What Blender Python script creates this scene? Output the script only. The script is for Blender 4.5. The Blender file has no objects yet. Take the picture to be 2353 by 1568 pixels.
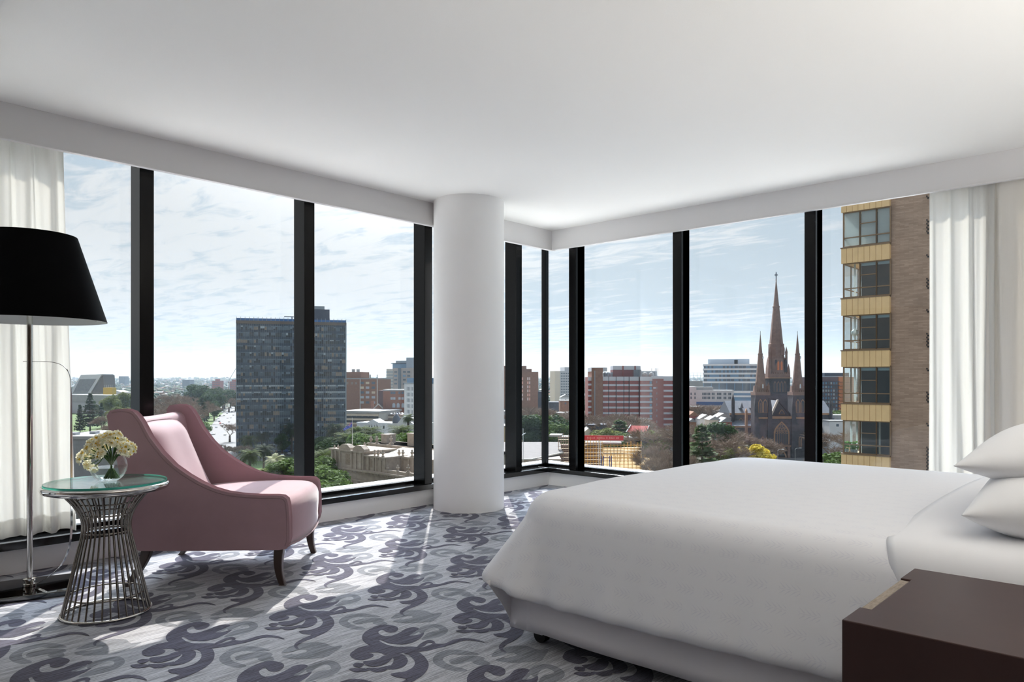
EXPO = 0.36; SUN_E = 5.6; SKY_S = .50; GLOW = 36.0; HAZE = 0.62e-4; FILL_LAMP = 108.0
PINK = (166, 135, 142)
CARP = ((164, 165, 171), (122, 125, 132), (80, 79, 94))
import bpy, math, random
from mathutils import Vector, Matrix, noise as mnoise
PI = math.pi
rnd = random.Random(11)
SC = bpy.context.scene
COL = SC.collection

# ------------------------------------------------------------------ camera geometry
FPX, CXP, HYP, EYE = 1680.0, 1176.5, 872.0, 1.10
TH = math.radians(42.5)
CT, ST = math.cos(TH), math.sin(TH)
ZG = EYE - 43.0                                   # street level far below the room

def ray(px, py=HYP):
    lx = (px - CXP) / FPX
    return Vector((CT + lx * ST, ST - lx * CT, (HYP - py) / FPX))

def at_depth(px, D, z=None, py=None):
    r = ray(px, HYP if py is None else py)
    p = Vector((0, 0, EYE)) + r * D
    if z is not None: p.z = z
    return p

def on_ground(px, py):
    D = (EYE - ZG) * FPX / (py - HYP)
    return at_depth(px, D, ZG)

def gdepth(py): return (EYE - ZG) * FPX / (py - HYP)

def lin(r, g, b):
    def f(c):
        c /= 255.0
        return c / 12.92 if c <= .04045 else ((c + .055) / 1.055) ** 2.4
    return (f(r), f(g), f(b), 1.0)

# ------------------------------------------------------------------ materials
MATS = {}
def nodes_of(m):
    m.use_nodes = True
    return m.node_tree.nodes, m.node_tree.links

def mat(name, rgb, rough=.7, metal=0., var=0., scale=8., bump=0., bscale=60., stretch=(1, 1, 1), spec=.5, sheen=0., trans=0., coat=0.):
    """principled surface; var adds procedural tone variation, bump fine relief"""
    if name in MATS: return MATS[name]
    m = bpy.data.materials.new(name); MATS[name] = m
    N, L = nodes_of(m)
    b = N['Principled BSDF']
    c = lin(*rgb)
    b.inputs['Base Color'].default_value = c
    b.inputs['Roughness'].default_value = rough
    b.inputs['Metallic'].default_value = metal
    b.inputs['Specular IOR Level'].default_value = spec
    if sheen:
        b.inputs['Sheen Weight'].default_value = sheen
        b.inputs['Sheen Roughness'].default_value = .35
    if coat:
        b.inputs['Coat Weight'].default_value = coat
        b.inputs['Coat Roughness'].default_value = .08
    if var or bump:
        tc = N.new('ShaderNodeTexCoord'); mp = N.new('ShaderNodeMapping')
        mp.inputs['Scale'].default_value = stretch
        L.new(tc.outputs['Object'], mp.inputs['Vector'])
    if var:
        n = N.new('ShaderNodeTexNoise'); n.inputs['Scale'].default_value = scale
        n.inputs['Detail'].default_value = 5.0; n.inputs['Roughness'].default_value = .6
        L.new(mp.outputs[0], n.inputs['Vector'])
        mx = N.new('ShaderNodeMix'); mx.data_type = 'RGBA'
        mx.inputs[6].default_value = tuple(max(0, v * (1 - var)) for v in c[:3]) + (1,)
        mx.inputs[7].default_value = tuple(min(1, v * (1 + var)) for v in c[:3]) + (1,)
        rp = N.new('ShaderNodeMapRange'); rp.inputs[1].default_value = .3; rp.inputs[2].default_value = .7
        L.new(n.outputs[0], rp.inputs[0]); L.new(rp.outputs[0], mx.inputs[0])
        L.new(mx.outputs[2], b.inputs['Base Color'])
    if bump:
        n2 = N.new('ShaderNodeTexNoise'); n2.inputs['Scale'].default_value = bscale
        n2.inputs['Detail'].default_value = 3.0
        L.new(mp.outputs[0], n2.inputs['Vector'])
        bp = N.new('ShaderNodeBump'); bp.inputs['Strength'].default_value = bump
        bp.inputs['Distance'].default_value = .01
        L.new(n2.outputs[0], bp.inputs['Height']); L.new(bp.outputs[0], b.inputs['Normal'])
    if trans:
        t = N.new('ShaderNodeBsdfTranslucent'); t.inputs[0].default_value = c
        ms = N.new('ShaderNodeMixShader'); ms.inputs[0].default_value = trans
        L.new(b.outputs[0], ms.inputs[1]); L.new(t.outputs[0], ms.inputs[2])
        L.new(ms.outputs[0], N['Material Output'].inputs[0])
    return m

def glass_mat(name, tint=(1, 1, 1), refl=.12, rough=0.):
    """thin clear pane: what lies behind shows through, plus a fresnel reflection"""
    if name in MATS: return MATS[name]
    m = bpy.data.materials.new(name); MATS[name] = m
    N, L = nodes_of(m); N.remove(N['Principled BSDF'])
    t = N.new('ShaderNodeBsdfTransparent'); t.inputs[0].default_value = (*tint, 1)
    g = N.new('ShaderNodeBsdfGlossy'); g.inputs['Roughness'].default_value = rough
    lw = N.new('ShaderNodeLayerWeight'); lw.inputs[0].default_value = .5
    pw = N.new('ShaderNodeMath'); pw.operation = 'POWER'; pw.inputs[1].default_value = 4.5; L.new(lw.outputs['Facing'], pw.inputs[0])
    ml = N.new('ShaderNodeMath'); ml.operation = 'MULTIPLY_ADD'; ml.inputs[1].default_value = .9 - refl; ml.inputs[2].default_value = refl; L.new(pw.outputs[0], ml.inputs[0])
    ms = N.new('ShaderNodeMixShader')
    L.new(ml.outputs[0], ms.inputs[0]); L.new(t.outputs[0], ms.inputs[1]); L.new(g.outputs[0], ms.inputs[2])
    L.new(ms.outputs[0], N['Material Output'].inputs[0])
    return m

def cloth_mat(name, rgb, opac=.8, trans=.5, wscale=300., var=.04):
    """woven cloth that lets light through: diffuse + translucent, and a little open weave"""
    if name in MATS: return MATS[name]
    m = bpy.data.materials.new(name); MATS[name] = m
    N, L = nodes_of(m); N.remove(N['Principled BSDF'])
    c = lin(*rgb)
    tc = N.new('ShaderNodeTexCoord'); mp = N.new('ShaderNodeMapping'); mp.inputs['Scale'].default_value = (wscale, wscale, 3)
    L.new(tc.outputs['Object'], mp.inputs[0])
    nz = N.new('ShaderNodeTexNoise'); nz.inputs['Scale'].default_value = 1.0; nz.inputs['Detail'].default_value = 2
    L.new(mp.outputs[0], nz.inputs['Vector'])
    mx = N.new('ShaderNodeMix'); mx.data_type = 'RGBA'
    mx.inputs[6].default_value = tuple(v * (1 - var) for v in c[:3]) + (1,); mx.inputs[7].default_value = c
    L.new(nz.outputs[0], mx.inputs[0])
    d = N.new('ShaderNodeBsdfDiffuse'); t = N.new('ShaderNodeBsdfTranslucent')
    L.new(mx.outputs[2], d.inputs[0]); L.new(mx.outputs[2], t.inputs[0])
    m1 = N.new('ShaderNodeMixShader'); m1.inputs[0].default_value = trans
    L.new(d.outputs[0], m1.inputs[1]); L.new(t.outputs[0], m1.inputs[2])
    tr = N.new('ShaderNodeBsdfTransparent'); m2 = N.new('ShaderNodeMixShader'); m2.inputs[0].default_value = opac
    L.new(tr.outputs[0], m2.inputs[1]); L.new(m1.outputs[0], m2.inputs[2])
    L.new(m2.outputs[0], N['Material Output'].inputs[0])
    return m

def brick_mat(name, rgb1, rgb2, mortar, bw=.24, bh=.086, axis='XZ', msize=.012):
    """brick courses on a wall lying in local XZ (or YZ)"""
    if name in MATS: return MATS[name]
    m = bpy.data.materials.new(name); MATS[name] = m
    N, L = nodes_of(m); b = N['Principled BSDF']; b.inputs['Roughness'].default_value = .9
    tc = N.new('ShaderNodeTexCoord'); sp = N.new('ShaderNodeSeparateXYZ'); cb = N.new('ShaderNodeCombineXYZ')
    L.new(tc.outputs['Object'], sp.inputs[0])
    L.new(sp.outputs[0 if axis[0] == 'X' else 1], cb.inputs[0]); L.new(sp.outputs[2], cb.inputs[1])
    br = N.new('ShaderNodeTexBrick'); br.inputs['Scale'].default_value = 1.0
    br.inputs['Color1'].default_value = lin(*rgb1); br.inputs['Color2'].default_value = lin(*rgb2)
    br.inputs['Mortar'].default_value = lin(*mortar)
    br.inputs['Brick Width'].default_value = bw; br.inputs['Row Height'].default_value = bh
    br.inputs['Mortar Size'].default_value = msize
    L.new(cb.outputs[0], br.inputs['Vector'])
    nz = N.new('ShaderNodeTexNoise'); nz.inputs['Scale'].default_value = .9; nz.inputs['Detail'].default_value = 6
    L.new(tc.outputs['Object'], nz.inputs['Vector'])
    mr = N.new('ShaderNodeMapRange'); mr.inputs[1].default_value = .3; mr.inputs[2].default_value = .7
    mr.inputs[3].default_value = .88; mr.inputs[4].default_value = 1.12
    L.new(nz.outputs[0], mr.inputs[0])
    mm = N.new('ShaderNodeMix'); mm.data_type = 'RGBA'; mm.blend_type = 'MULTIPLY'; mm.inputs[0].default_value = 1
    L.new(br.outputs[0], mm.inputs[6]); L.new(mr.outputs[0], mm.inputs[7]); L.new(mm.outputs[2], b.inputs['Base Color'])
    return m

# ------------------------------------------------------------------ mesh builder
class MB:
    def __init__(s): s.v = []; s.f = []; s.m = []
    def add(s, vs, fs, mi=0):
        o = len(s.v); s.v.extend(tuple(p) for p in vs)
        for f in fs: s.f.append(tuple(i + o for i in f)); s.m.append(mi)
        return s
    def box(s, x0, x1, y0, y1, z0, z1, mi=0, M=None):
        vs = [Vector((x, y, z)) for z in (z0, z1) for x, y in ((x0, y0), (x1, y0), (x1, y1), (x0, y1))]
        if M: vs = [M @ p for p in vs]
        return s.add(vs, [(3, 2, 1, 0), (4, 5, 6, 7), (0, 1, 5, 4), (1, 2, 6, 5), (2, 3, 7, 6), (3, 0, 4, 7)], mi)
    def frustum(s, cx, cy, z0, z1, a0, b0, a1, b1, mi=0):
        vs = [(cx + sx * a0, cy + sy * b0, z0) for sx, sy in ((-1, -1), (1, -1), (1, 1), (-1, 1))]
        vs += [(cx + sx * a1, cy + sy * b1, z1) for sx, sy in ((-1, -1), (1, -1), (1, 1), (-1, 1))]
        return s.add(vs, [(3, 2, 1, 0), (4, 5, 6, 7), (0, 1, 5, 4), (1, 2, 6, 5), (2, 3, 7, 6), (3, 0, 4, 7)], mi)
    def prism(s, poly, z0, z1, mi=0, M=None, cap=True):
        n = len(poly)
        vs = [Vector((x, y, z0)) for x, y in poly] + [Vector((x, y, z1)) for x, y in poly]
        if M: vs = [M @ p for p in vs]
        fs = [(i, (i + 1) % n, (i + 1) % n + n, i + n) for i in range(n)]
        if cap: fs += [tuple(range(n - 1, -1, -1)), tuple(range(n, 2 * n))]
        return s.add(vs, fs, mi)
    def xz(s, poly, y0, y1, mi=0):
        """outline in local XZ, extruded along local Y from y0 to y1"""
        n = len(poly)
        vs = [(x, y0, z) for x, z in poly] + [(x, y1, z) for x, z in poly]
        fs = [(i, (i + 1) % n, (i + 1) % n + n, i + n) for i in range(n)]
        fs += [tuple(range(n)), tuple(range(2 * n - 1, n - 1, -1))]
        return s.add(vs, fs, mi)
    def lathe(s, prof, cx=0, cy=0, n=32, mi=0, cap0=True, cap1=True, a0=0.):
        k = len(prof); vs = []
        for r, z in prof:
            for i in range(n):
                a = a0 + 2 * PI * i / n
                vs.append((cx + r * math.cos(a), cy + r * math.sin(a), z))
        fs = []
        for j in range(k - 1):
            for i in range(n):
                i2 = (i + 1) % n
                fs.append((j * n + i, j * n + i2, (j + 1) * n + i2, (j + 1) * n + i))
        if cap0: fs.append(tuple(range(n - 1, -1, -1)))
        if cap1: fs.append(tuple((k - 1) * n + i for i in range(n)))
        return s.add(vs, fs, mi)
    def tube(s, pts, r, n=8, mi=0, closed=False):
        pts = [Vector(p) for p in pts]; k = len(pts)
        rs = r if isinstance(r, (list, tuple)) else [r] * k
        vs = []; up = None
        for i, p in enumerate(pts):
            if closed: t = pts[(i + 1) % k] - pts[i - 1]
            else: t = pts[min(i + 1, k - 1)] - pts[max(i - 1, 0)]
            t = t.normalized() if t.length > 1e-9 else Vector((0, 0, 1))
            if up is None: up = Vector((0, 0, 1)) if abs(t.z) < .9 else Vector((1, 0, 0))
            a = t.cross(up)
            if a.length < 1e-6: a = t.cross(Vector((0, 1, 0)))
            a.normalize(); b = a.cross(t).normalized(); up = b
            for j in range(n):
                q = 2 * PI * j / n
                vs.append(p + a * (math.cos(q) * rs[i]) + b * (math.sin(q) * rs[i]))
        fs = []
        for i in range(k if closed else k - 1):
            i2 = (i + 1) % k
            for j in range(n):
                j2 = (j + 1) % n
                fs.append((i * n + j, i * n + j2, i2 * n + j2, i2 * n + j))
        if not closed: fs += [tuple(range(n - 1, -1, -1)), tuple((k - 1) * n + j for j in range(n))]
        return s.add(vs, fs, mi)
    def bar(s, a, b, w, h=None, mi=0):
        """straight square bar between two points"""
        a, b = Vector(a), Vector(b); t = (b - a).normalized(); h = h or w
        u = Vector((0, 0, 1)) if abs(t.z) < .95 else Vector((1, 0, 0))
        x = t.cross(u).normalized(); y = x.cross(t).normalized()
        vs = [p + x * (sx * w / 2) + y * (sy * h / 2) for p in (a, b) for sx, sy in ((-1, -1), (1, -1), (1, 1), (-1, 1))]
        return s.add(vs, [(3, 2, 1, 0), (4, 5, 6, 7), (0, 1, 5, 4), (1, 2, 6, 5), (2, 3, 7, 6), (3, 0, 4, 7)], mi)
    def grid(s, P, nu, nv, mi=0, wrap=False):
        """P: function (i, j) -> point"""
        vs = [P(i, j) for j in range(nv) for i in range(nu)]
        fs = []
        for j in range(nv - 1):
            for i in range(nu if wrap else nu - 1):
                i2 = (i + 1) % nu
                fs.append((j * nu + i, j * nu + i2, (j + 1) * nu + i2, (j + 1) * nu + i))
        return s.add(vs, fs, mi)
    def ball(s, c, r, n=10, k=7, mi=0, sq=(1, 1, 1)):
        vs = []
        for j in range(k + 1):
            a = -PI / 2 + PI * j / k
            for i in range(n):
                q = 2 * PI * i / n
                vs.append((c[0] + r * sq[0] * math.cos(a) * math.cos(q), c[1] + r * sq[1] * math.cos(a) * math.sin(q), c[2] + r * sq[2] * math.sin(a)))
        fs = [(j * n + i, j * n + (i + 1) % n, (j + 1) * n + (i + 1) % n, (j + 1) * n + i) for j in range(k) for i in range(n)]
        return s.add(vs, fs, mi)
    def mesh(s, name, mats, smooth=False):
        me = bpy.data.meshes.new(name); me.from_pydata(s.v, [], s.f)
        for m in (mats if isinstance(mats, (list, tuple)) else [mats]): me.materials.append(m)
        me.polygons.foreach_set('material_index', s.m)
        if smooth: me.polygons.foreach_set('use_smooth', [True] * len(s.f))
        me.update(); return me
    def build(s, name, mats, parent=None, smooth=False, bevel=0., seg=2, auto=None, subd=0, loc=None):
        o = bpy.data.objects.new(name, s.mesh(name, mats, smooth or bool(auto))); COL.objects.link(o)
        if parent: o.parent = parent
        if loc: o.location = loc
        if bevel:
            b = o.modifiers.new('bevel', 'BEVEL'); b.width = bevel; b.segments = seg; b.limit_method = 'ANGLE'; b.angle_limit = math.radians(40)
        if subd:
            q = o.modifiers.new('subd', 'SUBSURF'); q.levels = subd; q.render_levels = subd
        if auto:
            try: o.data.set_sharp_from_angle(angle=math.radians(auto))
            except Exception: pass
        return o

def tag(o, label=None, cat=None, group=None, kind=None):
    if label: o['label'] = label
    if cat: o['category'] = cat
    if group: o['group'] = group
    if kind: o['kind'] = kind
    return o
def thing(name, label, cat, loc=(0, 0, 0), rz=0., group=None, kind=None):
    o = bpy.data.objects.new(name, None); COL.objects.link(o)
    o.empty_display_size = .2
    o.location = loc; o.rotation_euler = (0, 0, rz)
    return tag(o, label, cat, group, kind)
KIDS = {}
def dup(root, loc, rz=None, label=None, group=None, scale=None, mats=None):
    """a copy of a thing with copies of its parts and sub-parts (mesh data shared)"""
    r = root.copy(); COL.objects.link(r); r.location = loc
    if rz is not None: r.rotation_euler = (0, 0, rz)
    if scale is not None: r.scale = scale if isinstance(scale, (tuple, list)) else (scale,) * 3
    if label: r['label'] = label
    if group: r['group'] = group
    elif 'group' in r and group == '': del r['group']
    for ch in list(root.children):
        c = ch.copy(); COL.objects.link(c); c.parent = r
        for g in list(ch.children):
            d = g.copy(); COL.objects.link(d); d.parent = c
    return r
def spline(pts, n=6, closed=True):
    """Catmull-Rom through 2-D points"""
    k = len(pts); out = []
    for i in range(k if closed else k - 1):
        if closed: p0, p1, p2, p3 = pts[i - 1], pts[i], pts[(i + 1) % k], pts[(i + 2) % k]
        else: p0, p1, p2, p3 = pts[max(i - 1, 0)], pts[i], pts[i + 1], pts[min(i + 2, k - 1)]
        for j in range(n):
            t = j / n
            out.append(tuple(.5 * (2 * b + (c - a) * t + (2 * a - 5 * b + 4 * c - d) * t * t + (3 * b - a - 3 * c + d) * t ** 3)
                             for a, b, c, d in zip(p0, p1, p2, p3)))
    if not closed: out.append(tuple(pts[-1]))
    return out

# ------------------------------------------------------------------ camera, sky, sun
cam = bpy.data.cameras.new('camera'); camo = bpy.data.objects.new('camera', cam); COL.objects.link(camo)
cam.sensor_fit = 'HORIZONTAL'; cam.sensor_width = 36.0; cam.lens = 36.0 * FPX / 2353.0
cam.shift_x = 0.0; cam.shift_y = (HYP - 784.0) / 2353.0
cam.clip_start = .05; cam.clip_end = 60000.0
camo.location = (0, 0, EYE); camo.rotation_euler = (PI / 2, 0, TH - PI / 2)
SC.camera = camo
SC.view_settings.view_transform = 'Standard'; SC.view_settings.look = 'None'
SC.view_settings.exposure = EXPO; SC.view_settings.gamma = 1.0; SC.view_settings.use_curve_mapping = False
SC.cycles.use_denoising = True
SC.cycles.use_adaptive_sampling = True; SC.cycles.adaptive_threshold = .02
SC.cycles.max_bounces = 10; SC.cycles.diffuse_bounces = 5; SC.cycles.glossy_bounces = 4
SC.cycles.transmission_bounces = 6; SC.cycles.transparent_max_bounces = 12; SC.cycles.volume_bounces = 0
SC.cycles.caustics_reflective = False; SC.cycles.caustics_refractive = False
SC.cycles.sample_clamp_indirect = 6.0

SUN_EL = math.radians(43.6)
SUN_H = Vector((.686, .727))
SUN_DIR = Vector((SUN_H.x * math.cos(SUN_EL), SUN_H.y * math.cos(SUN_EL), math.sin(SUN_EL)))
sl = bpy.data.lights.new('sun', 'SUN'); sl.energy = SUN_E; sl.angle = math.radians(.53); sl.color = (1.0, .93, .83)
so = bpy.data.objects.new('sun', sl); COL.objects.link(so)
so.rotation_euler = SUN_DIR.to_track_quat('Z', 'Y').to_euler(); so.location = (40, 42, 60)

w = bpy.data.worlds.new('sky'); SC.world = w; w.use_nodes = True
N, L = w.node_tree.nodes, w.node_tree.links
N.clear()
tc = N.new('ShaderNodeTexCoord'); sp = N.new('ShaderNodeSeparateXYZ'); L.new(tc.outputs['Generated'], sp.inputs[0])
def wm(op, a, b=None, c=None, clamp=False):
    n = N.new('ShaderNodeMath'); n.operation = op; n.use_clamp = clamp
    for i, q in enumerate((a, b, c)):
        if q is None: continue
        if isinstance(q, (int, float)): n.inputs[i].default_value = q
        else: L.new(q, n.inputs[i])
    return n.outputs[0]
zz = wm('MAXIMUM', sp.outputs[2], 0.0)
den = wm('ADD', zz, .055)
px_ = wm('DIVIDE', sp.outputs[0], den); py_ = wm('DIVIDE', sp.outputs[1], den)
cb = N.new('ShaderNodeCombineXYZ'); L.new(px_, cb.inputs[0]); L.new(py_, cb.inputs[1])
def wnoise(scale, det, rough, dist, off):
    mp = N.new('ShaderNodeMapping'); mp.inputs['Rotation'].default_value = (0, 0, TH + .25)
    mp.inputs['Scale'].default_value = (1.35, .62, 1); mp.inputs['Location'].default_value = off
    L.new(cb.outputs[0], mp.inputs[0])
    n = N.new('ShaderNodeTexNoise'); n.inputs['Scale'].default_value = scale; n.inputs['Detail'].default_value = det
    n.inputs['Roughness'].default_value = rough; n.inputs['Distortion'].default_value = dist
    L.new(mp.outputs[0], n.inputs['Vector']); return n.outputs[0]
big = wnoise(.45, 4, .5, .3, (3.1, 1.7, 0)); fine = wnoise(4.4, 9, .64, .6, (0, 0, 0))
# more cloud towards the left (+Y side), thinner to the right
side = wm('SUBTRACT', sp.outputs[1], sp.outputs[0])
sidew = N.new('ShaderNodeMapRange'); L.new(side, sidew.inputs[0])
for i, q in ((1, -.7), (2, .6), (3, -.055), (4, .085)): sidew.inputs[i].default_value = q
cov = wm('ADD', wm('ADD', wm('MULTIPLY', fine, .66), wm('MULTIPLY', big, .34)), sidew.outputs[0])
cl = N.new('ShaderNodeMapRange'); cl.interpolation_type = 'SMOOTHSTEP'; L.new(cov, cl.inputs[0])
for i, q in ((1, .45), (2, .585), (3, 0.), (4, 1.)): cl.inputs[i].default_value = q
# clouds fade into haze at the horizon
hz = N.new('ShaderNodeMapRange'); hz.interpolation_type = 'SMOOTHSTEP'; L.new(zz, hz.inputs[0])
for i, q in ((1, .0), (2, .09), (3, .15), (4, 1.)): hz.inputs[i].default_value = q
clf = wm('MULTIPLY', cl.outputs[0], hz.outputs[0], clamp=True)
cr = N.new('ShaderNodeValToRGB'); L.new(zz, cr.inputs[0])
e = cr.color_ramp.elements
e[0].position = 0.0; e[0].color = lin(184, 205, 219)
e[1].position = 1.0; e[1].color = lin(120, 165, 215)
q = e.new(.12); q.color = lin(220, 233, 242)
q = e.new(.30); q.color = lin(204, 222, 238)
mixc = N.new('ShaderNodeMix'); mixc.data_type = 'RGBA'
L.new(clf, mixc.inputs[0]); L.new(cr.outputs[0], mixc.inputs[6]); mixc.inputs[7].default_value = (1.04, 1.055, 1.06, 1)
# glow of thin cloud round the sun (above the frame)
vd = N.new('ShaderNodeVectorMath'); vd.operation = 'DOT_PRODUCT'; L.new(tc.outputs['Generated'], vd.inputs[0]); vd.inputs[1].default_value = SUN_DIR
glow = wm('MULTIPLY', wm('POWER', wm('MAXIMUM', vd.outputs['Value'], 0.0), 30.0), GLOW)
st = wm('ADD', SKY_S, glow)
bg = N.new('ShaderNodeBackground'); L.new(mixc.outputs[2], bg.inputs[0]); L.new(st, bg.inputs[1])
ow = N.new('ShaderNodeOutputWorld'); L.new(bg.outputs[0], ow.inputs[0])
# ------------------------------------------------------------------ room shell
CEIL = 2.62
XW, YW = 5.88, 4.87                 # base walls under the two windows
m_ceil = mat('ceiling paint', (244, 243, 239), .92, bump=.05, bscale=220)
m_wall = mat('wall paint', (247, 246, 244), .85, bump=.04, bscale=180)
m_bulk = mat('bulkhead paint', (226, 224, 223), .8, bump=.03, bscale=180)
m_dkwall = mat('dark unseen wall', (84, 70, 62), .5, var=.15, scale=3, stretch=(1, 1, .1))  # unseen walls darkened to cut the fill light from behind
m_black = mat('black anodised metal', (5, 5, 6), .24, 0., spec=.26)
m_sill = mat('black polished sill', (9, 10, 11), .10, 0., spec=.75)
m_ledge = mat('silver ledge metal', (196, 200, 204), .45, .2)
m_glass = glass_mat('window glass', (.985, .99, .99), .02)
m_bounce = mat('white bounce surface', (244, 242, 238), .9, var=.03, scale=2)

def struct(o, label=None, cat=None): return tag(o, label, cat, kind='structure')

# carpet: plain base plus the woven scroll pattern as faces of the same mesh
def carpet_mat(name, rgb, var, streak):
    m = bpy.data.materials.new(name); N, L = nodes_of(m); b = N['Principled BSDF']
    b.inputs['Roughness'].default_value = 1.0; b.inputs['Specular IOR Level'].default_value = .12
    b.inputs['Sheen Weight'].default_value = .15; b.inputs['Sheen Roughness'].default_value = .5
    c = lin(*rgb)
    tc = N.new('ShaderNodeTexCoord')
    def nz(sx, sy, det, rot=.03):
        mp = N.new('ShaderNodeMapping'); mp.inputs['Scale'].default_value = (sx, sy, 1); mp.inputs['Rotation'].default_value = (0, 0, rot)
        L.new(tc.outputs['Object'], mp.inputs[0]); n = N.new('ShaderNodeTexNoise'); n.inputs['Scale'].default_value = 1; n.inputs['Detail'].default_value = det
        L.new(mp.outputs[0], n.inputs['Vector']); return n.outputs[0]
    a = nz(7, 170, 3); d = nz(60, 420, 2); g = nz(3, 30, 4)
    mx = N.new('ShaderNodeMath'); mx.operation = 'MULTIPLY_ADD'; mx.inputs[1].default_value = .55
    L.new(a, mx.inputs[0])
    m2 = N.new('ShaderNodeMath'); m2.operation = 'MULTIPLY_ADD'; m2.inputs[1].default_value = .3; L.new(d, m2.inputs[0])
    m3 = N.new('ShaderNodeMath'); m3.operation = 'MULTIPLY'; m3.inputs[1].default_value = .15 + streak; L.new(g, m3.inputs[0])
    L.new(m3.outputs[0], m2.inputs[2]); L.new(m2.outputs[0], mx.inputs[2])
    rp = N.new('ShaderNodeMapRange'); rp.inputs[1].default_value = .425 + streak * .45; rp.inputs[2].default_value = .575 + streak * .55
    L.new(mx.outputs[0], rp.inputs[0])
    mc = N.new('ShaderNodeMix'); mc.data_type = 'RGBA'
    mc.inputs[6].default_value = tuple(v * (1 - var) for v in c[:3]) + (1,); mc.inputs[7].default_value = tuple(min(1, v * (1 + var)) for v in c[:3]) + (1,)
    L.new(rp.outputs[0], mc.inputs[0]); L.new(mc.outputs[2], b.inputs['Base Color'])
    bp = N.new('ShaderNodeBump'); bp.inputs['Strength'].default_value = .35; bp.inputs['Distance'].default_value = .004
    L.new(mx.outputs[0], bp.inputs['Height']); L.new(bp.outputs[0], b.inputs['Normal'])
    return m
m_c0 = carpet_mat('carpet light grey yarn', CARP[0], .36, .1)
m_c1 = carpet_mat('carpet mid grey yarn', CARP[1], .38, .2)
m_c2 = carpet_mat('carpet dark plum yarn', CARP[2], .50, .05)

# scroll motif, outlines of one repeat read off the carpet in the photograph
_K = 300 / 2353.0
def car(p):
    v = None
    px, py = 760 + p[0] * _K, 1380 + p[1] * _K
    r = ray(px, py); D = -EYE / r.z
    return (r.x * D, r.y * D)
DARK = [
 [(1215,522),(1190,482),(1100,455),(960,442),(820,470),(690,530),(610,585),(566,650),(575,720),(640,785),(760,840),(900,880),(1090,850),(1000,800),(878,738),(930,715),(1000,690),(1100,690),(1080,665),(970,652),(900,625),(858,580),(915,535),(960,548),(1010,578),(1100,586),(1180,565)],
 [(880,650),(970,656),(1100,642),(1240,587),(1360,515),(1490,490),(1590,512),(1520,570),(1420,640),(1560,630),(1680,590),(1650,655),(1560,722),(1480,762),(1350,795),(1200,797),(1050,780),(930,730),(850,700)],
 [(700,812),(590,835),(500,862),(420,910),(350,970),(362,1022),(430,1062),(520,1080),(640,1070),(740,1035),(772,1000),(755,972),(690,956),(760,942),(880,948),(985,990),(1100,965),(1250,960),(1450,942),(1570,935),(1720,915),(1850,888),(1960,850),(1890,790),(1800,835),(1660,850),(1450,838),(1300,842),(1150,838),(1000,802),(875,770)],
 [(1600,800),(1690,745),(1780,722),(1865,745),(1900,785),(2050,785),(2200,722),(2340,690),(2480,690),(2640,715),(2780,765),(2620,742),(2480,728),(2350,742),(2200,795),(2030,845),(1900,872),(1700,905),(1600,880),(1720,835),(1830,790),(1800,768),(1740,778),(1680,830),(1560,850)],
 [(1320,955),(1450,925),(1570,935),(1655,990),(1722,1060),(1765,1150),(1752,1230),(1690,1325),(1590,1405),(1450,1490),(1300,1565),(1200,1640),(1165,1710),(1215,1775),(1150,1765),(1085,1690),(1115,1605),(1230,1505),(1360,1430),(1280,1408),(1150,1385),(1082,1335),(1170,1312),(1330,1290),(1440,1240),(1505,1180),(1512,1110),(1470,1045),(1400,988)],
 [(1130,1105),(1120,1045),(1000,1012),(1100,962),(1250,965),(1340,1008),(1390,1092),(1350,1170),(1250,1228),(1110,1252),(1030,1240),(1090,1175)],
 [(970,1000),(1105,1040),(1050,1110),(960,1162),(880,1192),(760,1202),(640,1178),(580,1115),(700,1095),(860,1060)],
 [(1080,1185),(1010,1260),(920,1293),(800,1300),(720,1272),(640,1232),(760,1225),(900,1215),(1000,1195)],
 [(400,1175),(440,1140),(520,1138),(602,1150),(585,1185),(540,1213),(460,1210)],
 [(330,1252),(450,1230),(600,1235),(700,1262),(600,1290),(450,1300)],
]
MID = [
 [(1560,530),(1680,462),(1850,430),(2000,452),(2108,520),(2092,590),(1980,650),(1820,690),(1640,722),(1690,640),(1780,580),(1900,565),(1962,540),(1900,495),(1800,500),(1720,545),(1640,605)],
 [(1250,980),(1330,1000),(1480,1040),(1440,1010)],
 [(900,300),(700,250),(450,240),(250,290),(150,370),(170,440),(300,500),(480,532),(620,520),(590,492),(450,462),(350,422),(308,372),(370,330),(500,300),(650,312)],
 [(400,382),(560,340),(760,318),(900,328),(965,360),(850,400),(700,398),(560,428),(430,430)],
 [(750,412),(900,368),(1012,410),(1000,442),(880,452)],
 [(1085,330),(1180,250),(1330,205),(1500,185),(1700,190),(1850,240),(2010,232),(1900,335),(1790,392),(1500,412),(1300,412),(1120,380),(1255,345),(1290,352),(1470,320),(1450,288),(1330,292),(1245,315)],
 [(1360,620),(1500,560),(1590,560),(1480,640),(1380,690),(1290,700)],
]
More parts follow.
